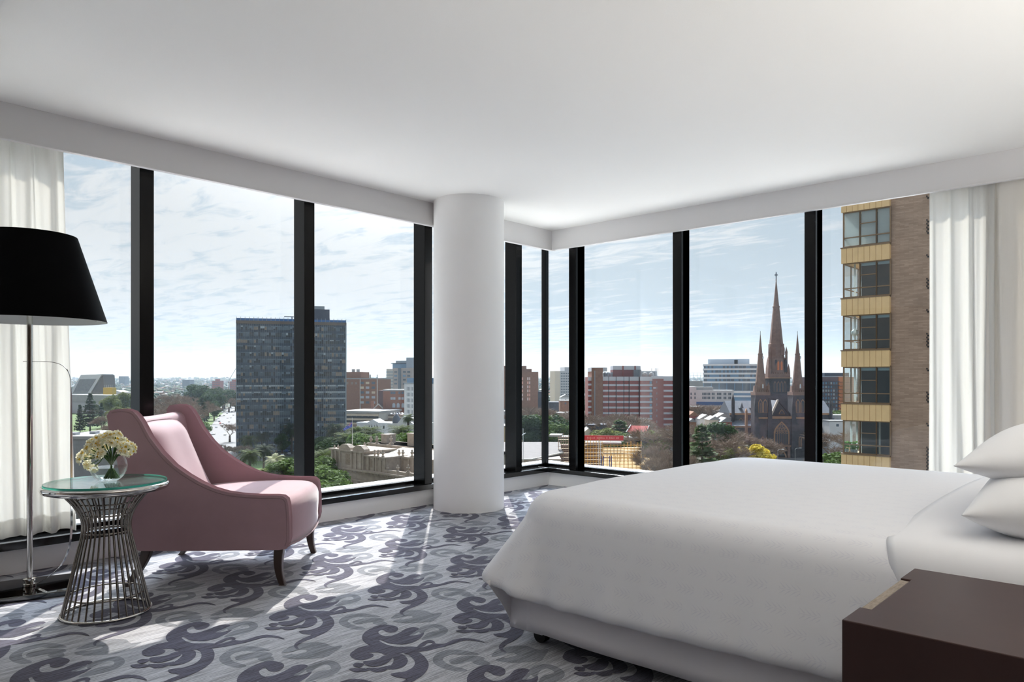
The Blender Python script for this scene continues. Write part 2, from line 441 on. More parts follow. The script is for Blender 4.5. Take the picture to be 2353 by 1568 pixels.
def build_floor():
    f = MB()
    f.box(-2.5, XW + .12, -3.2, YW + .13, -.12, 0.0, 0)
    la, lb = Vector((.5625, .012)), Vector((.018, .6625))
    sets = [(1, MID, .0002), (2, DARK, .0010)]
    for mi, polys, z in sets:
        for pi_, poly in enumerate(polys):
            base = [car(p) for p in spline(poly, 4)]
            ar = sum(base[i - 1][0] * base[i][1] - base[i][0] * base[i - 1][1] for i in range(len(base)))
            if ar < 0: base.reverse()
            for i in range(-9, 9):
                for j in range(-6, 6):
                    d = la * i + lb * j
                    pts = [(x + d.x, y + d.y, z + pi_ * .00010) for x, y in base]
                    cx = sum(p[0] for p in pts) / len(pts); cy = sum(p[1] for p in pts) / len(pts)
                    if cx < -.6 or cy < .6 or cx > XW + .3 or cy > YW + .3 or cy > 6 * cx + 3.4: continue
                    if max(p[0] for p in pts) > XW + .1 or max(p[1] for p in pts) > YW + .12: 
                        pts = [(min(p[0], XW + .1), min(p[1], YW + .12), z) for p in pts]
                    f.add(pts, [tuple(range(len(pts)))], mi)
    return f
struct(build_floor().build('floor', [m_c0, m_c1, m_c2]), 'grey carpet with dark plum scroll pattern over the whole room', 'carpet')

struct(MB().box(-2.5, 6.16, -3.2, 5.11, CEIL, CEIL + .3).build('ceiling', m_ceil), 'plain white ceiling', 'ceiling')
# lower ceiling of the entry side, only its edge shows in the top left corner
struct(MB().box(-2.5, .69, -3.2, 4.70, 2.42, CEIL).build('trim_3', m_ceil), 'lowered white ceiling edge in the top left corner', 'ceiling drop')
# bulkheads hanging in front of the window heads
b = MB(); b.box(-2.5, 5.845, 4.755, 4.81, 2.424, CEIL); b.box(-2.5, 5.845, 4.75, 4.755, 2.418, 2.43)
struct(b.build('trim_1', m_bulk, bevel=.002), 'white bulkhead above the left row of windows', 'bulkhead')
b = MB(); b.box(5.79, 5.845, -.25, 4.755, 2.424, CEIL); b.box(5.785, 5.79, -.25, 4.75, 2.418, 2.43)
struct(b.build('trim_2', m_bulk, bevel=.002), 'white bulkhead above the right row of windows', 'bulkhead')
# low base walls under the sills
struct(MB().box(-2.5, XW, YW, 5.10, 0, .14).build('wall_left', m_wall), 'low white wall under the left windows', 'wall')
struct(MB().box(XW, 6.10, -.25, 5.10, 0, .14).build('wall_right', m_wall), 'low white wall under the right windows', 'wall')
struct(MB().box(-2.6, -2.5, -3.2, 5.10, 0, CEIL).build('wall_far', m_dkwall), 'dark unseen wall at the far left of the room', 'wall')
struct(MB().box(-2.5, 6.10, -3.3, -3.2, 0, CEIL).build('wall_back', m_dkwall), 'dark unseen wall behind the viewpoint', 'wall')
struct(MB().box(5.86, 6.10, -3.2, -.25, 0, CEIL).build('wall_bedside', m_wall), 'white wall past the end of the right windows', 'wall')
# round column
struct(MB().lathe([(.302, 0), (.302, CEIL)], 4.38, 4.516, 96, cap0=False, cap1=False).build('column', m_wall, smooth=True), 'round white column between the two window rows', 'column')

def mullion(par, x0, x1, y0, y1, side):
    b = MB(); b.box(x0, x1, y0, y1, .185, 2.53)
    # shallow groove and glazing bead along the room face
    if side == 'L':
        b.box(x0 + .05, x1 + .012, y0 + .03, y1, .185, 2.53)
    else:
        b.box(x0 + .03, x1, y0 - .0, y1 + .012, .185, 2.53)
    return b.build('mullion', m_black, par, bevel=.003)
# left row
wl = struct(thing('window_1', '', ''), 'row of tall windows with black frames along the left wall', 'window')
MX = [-1.718, -.541, .637, 1.815, 2.99, 4.171, 5.353]
for x in MX: mullion(wl, x, x + .087, 4.85, 5.0, 'L')
b = MB(); b.box(-2.5, 5.82, 4.83, 5.0, .14, .185); b.build('sill', m_sill, wl, bevel=.003)
b = MB(); b.box(-2.5, 5.99, 4.985, 5.05, .185, .207); b.build('glazing_bead', m_black, wl)
b = MB(); b.box(-2.5, 6.06, 4.98, 5.08, 2.53, CEIL); b.build('head_frame', m_black, wl)
b = MB(); b.box(-2.5, 6.3, 5.05, 5.27, .15, .195); b.build('ledge', m_ledge, wl)
b = MB(); b.box(-2.5, 6.10, 5.07, 5.11, 2.54, 3.1); b.build('spandrel', m_black, wl)
for x0, x1 in zip(MX, MX[1:] + [5.96]):
    MB().box(x0 + .085, x1, 5.015, 5.025, .2, 2.53).build('pane', m_glass, wl)
MB().box(5.965, 6.02, 4.985, 5.04, .15, 2.55).build('corner_post', m_black, wl, bevel=.003)
# right row
wr = struct(thing('window_2', '', ''), 'row of tall windows with black frames behind the bed', 'window')
MY = [-.24, .94, 2.12, 3.30, 4.485]
for y in MY: mullion(wr, 5.905 if y in (.94, -.24) else 5.84, 5.99, y, y + .087, 'R')
b = MB(); b.box(5.82, 5.99, -.25, 4.99, .14, .185); b.build('sill', m_sill, wr, bevel=.003)
b = MB(); b.box(5.975, 6.04, -.25, 4.985, .185, .207); b.build('glazing_bead', m_black, wr)
b = MB(); b.box(5.97, 6.07, -.25, 4.98, 2.53, CEIL); b.build('head_frame', m_black, wr)
b = MB(); b.box(6.04, 6.26, -.25, 5.05, .15, .195); b.build('ledge', m_ledge, wr)
b = MB(); b.box(6.06, 6.10, -.25, 5.07, 2.54, 3.1); b.build('spandrel', m_black, wr)
for y0, y1 in zip(MY, MY[1:] + [4.98]):
    MB().box(6.005, 6.015, y0 + .085, y1, .2, 2.53).build('pane', m_glass, wr)
# added unseen pale roof below the sills, bouncing sunlight onto the ceiling
struct(MB().prism([(-7, 5.3), (6.3, 5.3), (6.3, -6), (13, -6), (13, 12.6), (-7, 12.6)], -1.75, -1.35).build('bounce_roof', m_bounce), 'added unseen bounce roof below the windows', 'roof')

# added unseen fill lamps behind the viewpoint and bed head to brighten the ceiling
m_bowl = mat('fill lamp brass', (150, 128, 96), .35, .9)
m_bulb = bpy.data.materials.new('added fill bulb'); N, L = nodes_of(m_bulb); N['Principled BSDF'].inputs['Emission Color'].default_value = (1, .95, .88, 1); N['Principled BSDF'].inputs['Emission Strength'].default_value = 8
for k, (x, y, wh) in enumerate(((1.75, -1.2, 'behind the viewpoint'), (3.0, -1.1, 'behind the headboard, near side'), (4.4, -1.1, 'behind the headboard, window side'))):
    u = thing('fill_uplighter', 'added unseen fill lamp standing ' + wh, 'lamp', (x, y, 0))
    MB().lathe([(.15, 0), (.15, .02), (.02, .03), (.015, .06), (.015, 1.08), (.05, 1.09), (.16, 1.17), (.19, 1.25), (.18, 1.25), (.15, 1.18), (.05, 1.11)], 0, 0, 28).build('stand', m_bowl, u, smooth=True, auto=40)
    MB().ball((0, 0, 1.16), .035, 14, 10).build('bulb', m_bulb, u, smooth=True)
    ld = bpy.data.lights.new('fill_light', 'SPOT'); ld.energy = FILL_LAMP * (1.1, .72, .12)[k]; ld.spot_size = math.radians(152); ld.spot_blend = .2; ld.shadow_soft_size = .06; ld.color = (1.0, .965, .91)
    lo = bpy.data.objects.new('fill_light', ld); COL.objects.link(lo); lo.parent = u; lo.location = (0, 0, 1.22); lo.rotation_euler = (PI, 0, 0)
# ------------------------------------------------------------------ curtains
m_sheer = cloth_mat('white sheer cloth', (240, 239, 235), .93, .45, 260)
m_drape = cloth_mat('ivory drape cloth', (240, 236, 229), 1.0, .22, 220)
def folds(name, label, axis, s0, s1, c, z0, z1, waves, amp, m, seed, hem=None, drift=0., lap=None):
    R = random.Random(seed); nu, nv = int(waves * 16), 26
    ph = [R.uniform(-.9, .9) for _ in range(40)]; am = [R.uniform(.5, 1.15) for _ in range(40)]
    def P(i, j):
        u = i / (nu - 1); v = j / (nv - 1); z = z0 + (z1 - z0) * v
        q = u * waves; k = int(q); fr = q - k
        a = am[k % 40] * (1 - fr) + am[(k + 1) % 40] * fr
        pq = ph[k % 40] * (1 - fr) + ph[(k + 1) % 40] * fr
        top = .55 + .45 * (1 - v) ** .7
        off = amp * a * top * math.sin(2 * PI * (q + .12 * pq + .16 * math.sin(v * 3 + pq * 2)))
        off += .25 * amp * top * math.sin(2 * PI * (q * 2.3 + pq))
        s = s0 + (s1 - s0) * (u + .012 * math.sin(2 * PI * q + pq + v * 2)) + drift * u * (1 - v)
        zz = z + (.006 * math.sin(2 * PI * q + 1) if j == 0 else 0)
        return (s, c + off, zz) if axis == 'x' else (c + off, s, zz)
    b = MB().grid(P, nu, nv)
    o = b.build(name, m, smooth=True)
    sd = o.modifiers.new('thickness', 'SOLIDIFY'); sd.thickness = .0016
    tag(o, label, 'curtain')
    if hem:
        h = MB().grid(lambda i, j: Vector(P(i, 0)) + Vector((0, -.003, j * hem)) if axis == 'x' else Vector(P(i, 0)) + Vector((-.003, 0, j * hem)), nu, 2)
        h.build('hem', m, o, smooth=True)
    return o
folds('sheer_curtain', 'white sheer curtain gathered at the left window behind the black lamp shade', 'x', .62, 1.40, 4.885, .205, 2.56, 6.5, .034, m_sheer, 4, hem=.10, drift=.06)
folds('sheer_curtain', 'white sheer curtain beside the beige brick tower, right of the last black mullion', 'y', 1.335, .93, 5.868, .205, 2.56, 3.6, .024, m_sheer, 9)
folds('drape_curtain', 'ivory lined drape at the far right edge, right of the white sheer', 'y', .99, .05, 5.866, .205, 2.56, 4.2, .021, m_drape, 21)

# ------------------------------------------------------------------ armchair
m_pink = mat('mauve pink velvet', PINK, .75, var=.06, scale=5, bump=.03, bscale=500, sheen=.55, spec=.2)
m_wood = mat('dark stained walnut', (58, 42, 36), .35, var=.25, scale=3, stretch=(1, 1, .15), coat=.2)
PROF = [(.895,.905),(.885,.923),(.85,.930),(.813,.929),(.785,.920),(.765,.900),(.744,.868),(.703,.789),(.641,.705),(.572,.634),(.503,.584),(.433,.542),(.364,.510),(.294,.489),(.225,.478),(.12,.470),(.03,.469),(.002,.466),(-.012,.455),(-.018,.43),(-.024,.36),(-.025,.255),(-.014,.213),(.02,.207),(.40,.207),(.74,.210),(.757,.22),(.80,.45),(.85,.70),(.885,.832)]
ac = thing('armchair', 'mauve pink velvet armchair with swooping low arms by the left window', 'chair', (2.045, 3.528, 0), math.radians(135))
# local frame: +x runs from the front foot to the back, +y is towards the camera side, so the far side is at -y
WID = .765
def panel(y0, y1, name):
    b = MB().xz([(x, z) for x, z in PROF], y0, y1)
    return b.build(name, m_pink, ac, smooth=True, bevel=.014, seg=4, auto=50)
panel(.012, -.046, 'side_panel'); panel(-WID + .046, -WID - .012, 'side_panel')
# piping along the inner and outer edge of each arm
m_pipe = mat('mauve piping', tuple(int(v * .9) for v in PINK), .7, sheen=.4, spec=.2)
for y in (.010, -WID - .010):
    MB().tube([(x, y, z) for x, z in spline(PROF[1:23], 3, False)], .004, 6).build('arm_piping', m_pipe, ac, smooth=True)
# outer back and rolled crest rail between the wings
nb = 13
def backp(i, j):
    pr = [(.752, .215), (.80, .45), (.848, .70), (.878, .84), (.882, .875), (.868, .897), (.84, .90), (.812, .893), (.795, .872), (.79, .85), (.76, .70), (.70, .50), (.66, .40), (.66, .215)]
    u = i / (nb - 1); x, z = pr[j]
    bow = .022 * (1 - (2 * u - 1) ** 2)
    return (x + bow, -.03 - u * (WID - .06), z - (.012 * math.sin(PI * u) if j in (4, 5, 6, 7) else 0))
MB().grid(backp, nb, 14).build('back_shell', m_pink, ac, smooth=True, subd=1)
# padded inner back
nu, nv = 21, 17
def cush(i, j):
    u, v = i / (nu - 1), j / (nv - 1)
    z = .43 + .435 * v
    xb = .585 + .205 * (v ** .85)                      # leans back
    w = (.262 + .055 * v - .02 * v * v) if True else 0
    yc = -WID / 2
    e = (1 - abs(2 * u - 1) ** 4) * (1 - max(0, (v - .8) / .2) ** 3 * .9)
    bow = .03 * (1 - (2 * u - 1) ** 2)
    return (xb - .075 * e + .02 + bow * .6, yc + w * (1 - 2 * u), z - .02 * abs(2 * u - 1) ** 3 * v)
b = MB().grid(cush, nu, nv)
o = b.build('backrest', m_pink, ac, smooth=True, subd=1)
sd = o.modifiers.new('pad', 'SOLIDIFY'); sd.thickness = .06; sd.offset = -1
edge = [cush(0, j) for j in range(nv)] + [cush(i, nv - 1) for i in range(1, nu)] + [cush(nu - 1, j) for j in range(nv - 2, -1, -1)]
MB().tube(edge, .006, 6).build('back_piping', m_pipe, ac, smooth=True)
# seat: crowned top that rolls over the front
nu, nv = 25, 22
SP = [(.70, .430), (.60, .447), (.50, .456), (.40, .461), (.30, .464), (.20, .466), (.12, .466), (.07, .464), (.03, .459), (.0, .450), (-.02, .436), (-.031, .418), (-.036, .395), (-.036, .36), (-.034, .32), (-.032, .28), (-.030, .24), (-.026, .215), (.0, .208), (.2, .208), (.5, .208), (.70, .208)]
def seatp(i, j):
    u = i / (nu - 1); x, z = SP[j]
    q = 1 - (2 * u - 1) ** 2
    if j < 12: z += .012 * q
    if 8 <= j <= 18: x -= .030 * q
    if 15 <= j <= 18: z -= .006 * q
    pinch = .012 * math.exp(-((x + .02) / .03) ** 2) * (abs(2 * u - 1) ** 6) if 8 <= j <= 15 else 0
    return (x + pinch, -.044 - u * (WID - .088), z)
MB().grid(seatp, nu, 22).build('seat', m_pink, ac, smooth=True)
MB().tube([(-.026, 0.008, .212)] + [(-.030 - .030 * (1 - (2 * k / 12 - 1) ** 2), -.044 - k / 12 * (WID - .088), .211 - .006 * (1 - (2 * k / 12 - 1) ** 2)) for k in range(13)] + [(-.026, -WID - .008, .212)], .005, 6).build('front_piping', m_pipe, ac, smooth=True)
def leg(x, y, dx, dy, back):
    b = MB(); pts = []; k = 9
    for i in range(k):
        t = i / (k - 1)
        if back: ox, oy = dx * t ** 1.6, dy * t ** 1.6
        else: ox, oy = .015 * math.sin(PI * t * .8) * 1 + dx * t ** 2.2, dy * t ** 2
        hw = .026 - .010 * t
        pts.append((x + ox, y + oy, .216 * (1 - t), hw))
    vs = [(px + sx * h, py + sy * h, z) for px, py, z, h in pts for sx, sy in ((-1, -1), (1, -1), (1, 1), (-1, 1))]
    fs = [(4 * i + a, 4 * i + (a + 1) % 4, 4 * i + 4 + (a + 1) % 4, 4 * i + 4 + a) for i in range(k - 1) for a in range(4)]
    fs += [(0, 1, 2, 3), (4 * k - 1, 4 * k - 2, 4 * k - 3, 4 * k - 4)]
    return b.add([(x, y, z) for x, y, z in vs], [tuple(reversed(f)) for f in fs]).build('leg', m_wood, ac, smooth=True, bevel=.004, auto=45)
leg(.018, -.020, -.022, 0, False); leg(.018, -WID + .020, -.022, 0, False)
leg(.715, -.030, .11, .0, True); leg(.715, -WID + .030, .11, -.0, True)

# ------------------------------------------------------------------ side table
m_chrome = mat('polished nickel', (206, 203, 198), .10, 1.0)
m_dchrome = mat('dark polished nickel', (156, 150, 142), .12, 1.0)
m_tglass = glass_mat('table top glass', (.90, .97, .955), .05)
m_edgeg = mat('green glass edge', (70, 168, 148), .1, 0., spec=.6, trans=.5)
m_marble = mat('grey table top', (150, 150, 150), .25, var=.15, scale=6)
TX, TY = 1.253, 3.745
tb = thing('side_table', 'round side table with flared wire rod base and glass top beside the armchair', 'table', (TX, TY, 0))
RODP = [(.186, .006), (.176, .05), (.160, .12), (.142, .20), (.122, .29), (.107, .355), (.101, .40), (.104, .44), (.118, .48), (.142, .52), (.168, .552), (.186, .572)]
rp = spline(RODP, 3, False)
base = MB().tube([(r, 0, z) for r, z in rp], .0042, 7)
me = base.mesh('rod', m_dchrome, True)
for k in range(34):
    o = bpy.data.objects.new('rod', me); COL.objects.link(o); o.parent = tb; o.rotation_euler = (0, 0, 2 * PI * k / 34 + .04)
def ring(r, z, t, name='ring', m=None):
    n = 56; return MB().tube([(r * math.cos(2 * PI * i / n), r * math.sin(2 * PI * i / n), z) for i in range(n)], t, 8, closed=True).build(name, m or m_dchrome, tb, smooth=True)
ring(.188, .0075, .0072, 'base_ring', m_chrome); ring(.163, .092, .004); ring(.100, .385, .004); ring(.110, .468, .004); ring(.140, .525, .004); ring(.186, .572, .006, 'support_ring', m_chrome)
MB().lathe([(.20, .573), (.248, .578), (.262, .586), (.266, .597), (.263, .606), (.255, .608)], 0, 0, 72).build('table_top', [m_marble], tb, smooth=True, auto=30)
MB().lathe([(.245, .574), (.264, .580), (.2695, .592), (.2695, .602), (.264, .609), (.258, .6095), (.262, .600), (.2635, .592), (.260, .584), (.245, .579)], 0, 0, 72, cap0=False, cap1=False).build('rim', m_chrome, tb, smooth=True)
gt = MB(); gt.lathe([(.001, .6100), (.257, .6100)], 0, 0, 72, cap0=False, cap1=False); gt.lathe([(.257, .6200), (.001, .6200)], 0, 0, 72, cap0=False, cap1=False)
gl = gt.build('glass_top', [m_tglass], tb)
MB().lathe([(.257, .6100), (.2585, .6115), (.2585, .6185), (.257, .6200)], 0, 0, 72, cap0=False, cap1=False).build('glass_edge', m_edgeg, gl, smooth=True)

# ------------------------------------------------------------------ vase of narcissus
m_vglass = glass_mat('vase glass', (.985, .992, .99), .045)
m_water = glass_mat('vase water', (.93, .965, .95), .02)
VX, VY, VZ = TX + .005, TY - .010, .6205
va = thing('glass_vase', 'clear round fishbowl vase of water on the glass table top', 'vase', (VX, VY, VZ))
vp = [(.001, .001), (.035, .001), (.052, .010), (.070, .032), (.079, .058), (.080, .075), (.074, .100), (.062, .120), (.050, .130), (.048, .133)]
MB().lathe(spline(vp, 3, False), 0, 0, 48, cap0=False, cap1=False).build('bowl', m_vglass, va, smooth=True)
wp = [(.001, .006), (.034, .006), (.050, .014), (.067, .034), (.0755, .058), (.0758, .066), (.001, .066)]
MB().lathe(wp, 0, 0, 40, cap0=False, cap1=False).build('water', m_water, va, smooth=False)
m_petal = mat('cream narcissus petal', (252, 249, 230), .6, var=.04, scale=40, trans=.35, spec=.2)
m_cup = mat('yellow narcissus cup', (240, 206, 74), .6, trans=.3, spec=.2)
m_stem = mat('green narcissus stem', (78, 112, 52), .5, var=.2, scale=30)
RF = random.Random(5)
def floret(pt, cp, c, nrm, r):
    nrm = nrm.normalized(); a = nrm.cross(Vector((.3, .2, 1))); a.normalize(); b2 = nrm.cross(a)
    for k in range(6):
        q = 2 * PI * k / 6 + RF.uniform(-.1, .1); d = a * math.cos(q) + b2 * math.sin(q); t = a * -math.sin(q) + b2 * math.cos(q)
        up = (.004 if k % 2 else -.001) + RF.uniform(-.003, .004)
        pt.add([c + d * r * .12, c + d * r * .55 + t * r * .33 + nrm * up * .5, c + d * r * .86 + t * r * .22 + nrm * (up + r * .1), c + d * r * 1.06 + nrm * (up - r * .05), c + d * r * .86 - t * r * .22 + nrm * (up + r * .1), c + d * r * .55 - t * r * .33 + nrm * up * .5], [(0, 1, 2, 3, 4, 5)])
    n = 7
    vs = [c + (a * math.cos(2 * PI * i / n) + b2 * math.sin(2 * PI * i / n)) * r * s + nrm * r * h for s, h in ((.12, 0), (.26, .22), (.32, .30)) for i in range(n)]
    cp.add(vs, [(j * n + i, j * n + (i + 1) % n, (j + 1) * n + (i + 1) % n, (j + 1) * n + i) for j in range(2) for i in range(n)])
rw = Vector((ST, -CT, 0)); fw = Vector((CT, ST, 0))
NFL = 36
for k in range(NFL):
    # heads spread over an irregular dome that leans to the camera's left
    q = 2 * PI * k * .618; rr = math.sqrt((k + .5) / NFL)
    hx = -.010 + .108 * rr * math.cos(q); hy = .075 * rr * math.sin(q)
    hz = .128 + .080 * (1 - rr ** 2) + RF.uniform(-.012, .016) - (.03 if hx < -.05 else 0) - (.034 if k % 4 == 1 else .008) + (.012 if hx > .03 else 0)
    head = rw * hx + fw * hy + Vector((0, 0, hz))
    neck = rw * (hx * .30 + .012) + fw * hy * .3 + Vector((0, 0, .115))
    foot = rw * (.012 - hx * .35) + fw * (-hy * .35) + Vector((0, 0, .012))
    nc = thing('narcissus', 'cream narcissus stem with yellow cups bunched in the clear vase', 'flower', (VX, VY, VZ), 0, 'narcissus in the glass vase')
    MB().tube([tuple(p) for p in spline([tuple(foot), tuple(neck), tuple(head * .6 + neck * .4), tuple(head)], 4, False)], .0026, 5).build('stem', m_stem, nc, smooth=True)
    pt, cp = MB(), MB(); out = (head - Vector((0, 0, .10))).normalized()
    for j in range(7):
        d = (out + Vector((RF.uniform(-1, 1), RF.uniform(-1, 1), RF.uniform(-.9, .8))) * .8).normalized()
        floret(pt, cp, head + d * .024, d, RF.uniform(.0165, .0215))
    pt.build('petals', m_petal, nc); cp.build('cups', m_cup, nc)

# ------------------------------------------------------------------ floor lamp
m_shade = mat('black lamp shade', (5, 5, 6), .9, spec=.1)
m_shin = mat('pale shade lining', (214, 217, 214), .9)
LX, LY = 1.104, 4.40
fl = thing('floor_lamp', 'chrome floor lamp with a large black drum shade by the left curtain', 'lamp', (LX, LY, 0))
SH = [(.352, 1.404), (.214, 1.846)]
MB().lathe([(.352, 1.404), (.3535, 1.404), (.2155, 1.846), (.214, 1.846)], 0, 0, 72, cap0=False, cap1=False).build('lamp_shade', m_shade, fl, smooth=True, auto=40)
MB().lathe([(.3505, 1.4045), (.2125, 1.8455)], 0, 0, 72, cap0=False, cap1=False).build('shade_lining', m_shin, fl, smooth=True)
MB().lathe([(.0135, .03), (.0135, 1.43)], 0, 0, 20).build('pole', m_chrome, fl, smooth=True, auto=50)
MB().lathe([(.030, .030), (.030, .042), (.022, .044), (.022, .058), (.031, .060), (.031, .070), (.016, .074)], 0, 0, 24).build('collar', m_chrome, fl, smooth=True, auto=40)
hd = MB(); hd.lathe([(.010, 1.43), (.022, 1.44), (.022, 1.50), (.014, 1.51)], 0, 0, 16)
for k in range(3):
    q = 2 * PI * k / 3 + .2; hd.tube([(0, 0, 1.50), (.344 * math.cos(q), .344 * math.sin(q), 1.425)], .003, 5)
hd.build('shade_carrier', mat('pale metal', (205, 205, 202), .4, .3), fl, smooth=True)
bs = MB().box(-.188, .188, -.188, .188, 0, .028).build('base_plate', mat('black mirror plate', (88, 88, 88), .04, 1.0), fl, bevel=.003); bs.rotation_euler = (0, 0, math.radians(-16.7))
# flat polished strap that arches from the pole down to the base plate
sdir = Vector((.80, -.60, 0)).normalized(); sw = Vector((.60, .80, 0)).normalized()
sp_ = spline([(-.03, 1.192), (.0, 1.192), (.10, 1.190), (.155, 1.172), (.187, 1.13), (.196, 1.06), (.197, .9), (.198, .6), (.198, .35), (.190, .24), (.160, .15), (.105, .085), (.045, .045), (.02, .040)], 4, False)
sb = MB(); n = len(sp_)
vs = []
for i, (d, z) in enumerate(sp_):
    a = sp_[max(i - 1, 0)]; c = sp_[min(i + 1, n - 1)]; tx, tz = c[0] - a[0], c[1] - a[1]; l = math.hypot(tx, tz) or 1
    nx, nz = -tz / l * .0012, tx / l * .0012
    ww = .012 if z < .8 else .012 - .008 * min(1, (z - .8) / .3)
    for e in ((-1, -1), (1, -1), (1, 1), (-1, 1)):
        p = sdir * (d + nx * e[1]) + sw * (ww * e[0]) + Vector((0, 0, z + nz * e[1])); vs.append(p)
sb.add(vs, [(4 * i + a, 4 * i + (a + 1) % 4, 4 * i + 4 + (a + 1) % 4, 4 * i + 4 + a) for i in range(n - 1) for a in range(4)] + [(0, 1, 2, 3), (4 * n - 1, 4 * n - 2, 4 * n - 3, 4 * n - 4)])
sb.build('strap', m_chrome, fl)

# ------------------------------------------------------------------ bed
m_linen = mat('white bed linen', (240, 240, 243), .8, bump=.02, bscale=700, sheen=.2, spec=.2)
m_skirt = mat('grey white bed skirt', (236, 233, 237), .9, bump=.02, bscale=500, spec=.15)
m_tick = mat('mattress ticking', (214, 212, 208), .9)
m_blkp = mat('black caster rubber', (12, 12, 13), .5)
def damask():
    """white satin with small leaf sprigs woven tone on tone"""
    m = bpy.data.materials.new('white damask'); N, L = nodes_of(m); b = N['Principled BSDF']
    b.inputs['Roughness'].default_value = .62; b.inputs['Specular IOR Level'].default_value = .3; b.inputs['Sheen Weight'].default_value = .25
    tc = N.new('ShaderNodeTexCoord'); sp = N.new('ShaderNodeSeparateXYZ'); L.new(tc.outputs['UV'], sp.inputs[0])
    def M(op, a, b_=None, c=None):
        n = N.new('ShaderNodeMath'); n.operation = op
        for i, q in enumerate((a, b_, c)):
            if q is None: continue
            if isinstance(q, (int, float)): n.inputs[i].default_value = q
            else: L.new(q, n.inputs[i])
        return n.outputs[0]
    U, V = sp.outputs[0], sp.outputs[1]
    # rows of sprigs: stem along V, paired leaves slanting off it
    u = M('MULTIPLY', U, 1 / .062); v = M('MULTIPLY', V, 1 / .105)
    cell = M('FLOOR', u); v = M('ADD', v, M('MULTIPLY', cell, .37))
    fu = M('SUBTRACT', M('FRACT', u), .5); fv = M('FRACT', v)
    au = M('ABSOLUTE', fu)
    lv = M('FRACT', M('SUBTRACT', M('MULTIPLY', fv, 6.0), M('MULTIPLY', au, 4.5)))
    leaf = M('MULTIPLY', M('LESS_THAN', M('ABSOLUTE', M('SUBTRACT', lv, .5)), M('SUBTRACT', .24, M('MULTIPLY', au, .75))), M('GREATER_THAN', au, .05))
    stem = M('LESS_THAN', au, .012)
    win = M('MULTIPLY', M('GREATER_THAN', fv, .16), M('LESS_THAN', fv, .80))
    mask = M('MULTIPLY', M('MAXIMUM', leaf, stem), win)
    mx = N.new('ShaderNodeMix'); mx.data_type = 'RGBA'; mx.inputs[6].default_value = lin(240, 240, 244); mx.inputs[7].default_value = lin(231, 231, 238)
    L.new(mask, mx.inputs[0]); L.new(mx.outputs[2], b.inputs['Base Color'])
    L.new(M('SUBTRACT', .62, M('MULTIPLY', mask, .25)), b.inputs['Roughness'])
    return m
m_damask = damask()
bed = thing('bed', 'wide bed with a pale valance skirt on black casters, right half of the room', 'bed', (3.34, 1.0, 0))
BX0, BX1, BY0, BY1 = 2.285, 4.395, -.08, 2.085
bx = lambda x: x - 3.34
by = lambda y: y - 1.0
MB().box(bx(BX0 + .02), bx(BX1 - .02), by(BY0), by(BY1 - .02), .10, .34).build('box_spring', m_tick, bed, bevel=.02)
MB().box(bx(BX0 + .06), bx(BX1 - .06), by(BY0), by(BY1 - .06), .34, .585).build('mattress', m_tick, bed, bevel=.05, seg=4, smooth=True, auto=50)
MB().box(bx(2.15), bx(4.55), by(-.19), by(-.13), 0, 1.12).build('headboard', mat('brown leather headboard', (92, 70, 60), .5), bed, bevel=.02)
# valance: near side, foot and far side panels, open pleat at the corners
def valance(p0, p1, nrm, seed, bulge=0., z0=.060, z1=.345, wing=0.):
    R = random.Random(seed); p0 = Vector(p0); p1 = Vector(p1); nrm = Vector(nrm); Ln = (p1 - p0).length; nu = 60
    f = [R.uniform(2, 9) for _ in range(4)]; ph = [R.uniform(0, 6) for _ in range(4)]
    def P(i, j):
        t = i / (nu - 1); v = j / 7; q = (1 - v)
        w = sum(math.sin(f[k] * t * Ln * 1.4 + ph[k]) for k in range(4)) * .004
        lift = -.0 + .018 * math.sin(PI * t) * (1 - v)
        p = p0.lerp(p1, t) + nrm * (w * q + bulge * q) + Vector((-wing * v ** 1.3 * (1 - t) ** 5, 0))
        return (bx(p.x), by(p.y), z0 + (z1 - z0) * v + lift * 0 + .004 * math.sin(5 * t * Ln + ph[0]) * q)
    o = MB().grid(P, nu, 8).build('valance_panel', m_skirt, bed, smooth=True)
    s = o.modifiers.new('thickness', 'SOLIDIFY'); s.thickness = .003
valance((BX0 - .012, BY0 + .02), (BX0 - .012, BY1 - .085), (-1, 0), 3)
valance((BX0 - .004, BY1 - .16), (BX0 - .004, BY1 + .012), (-1, 0), 5, z0=.058)
valance((BX0 - .004, BY1 + .012), (BX1, BY1 + .012), (0, 1), 6, z1=.275, wing=.15)
valance((BX1 + .008, BY0 + .02), (BX1 + .008, BY1), (1, 0), 8)
for x, y in ((2.345, 1.978), (4.28, 1.905), (2.40, .15), (4.28, .15)):
    c = MB(); c.lathe([(.018, .10), (.018, .05)], bx(x), by(y), 10); c.tube([(bx(x) - .018, by(y), .031), (bx(x) + .018, by(y), .031)], .031, 20); c.build('caster', m_blkp, bed, smooth=True, auto=40)

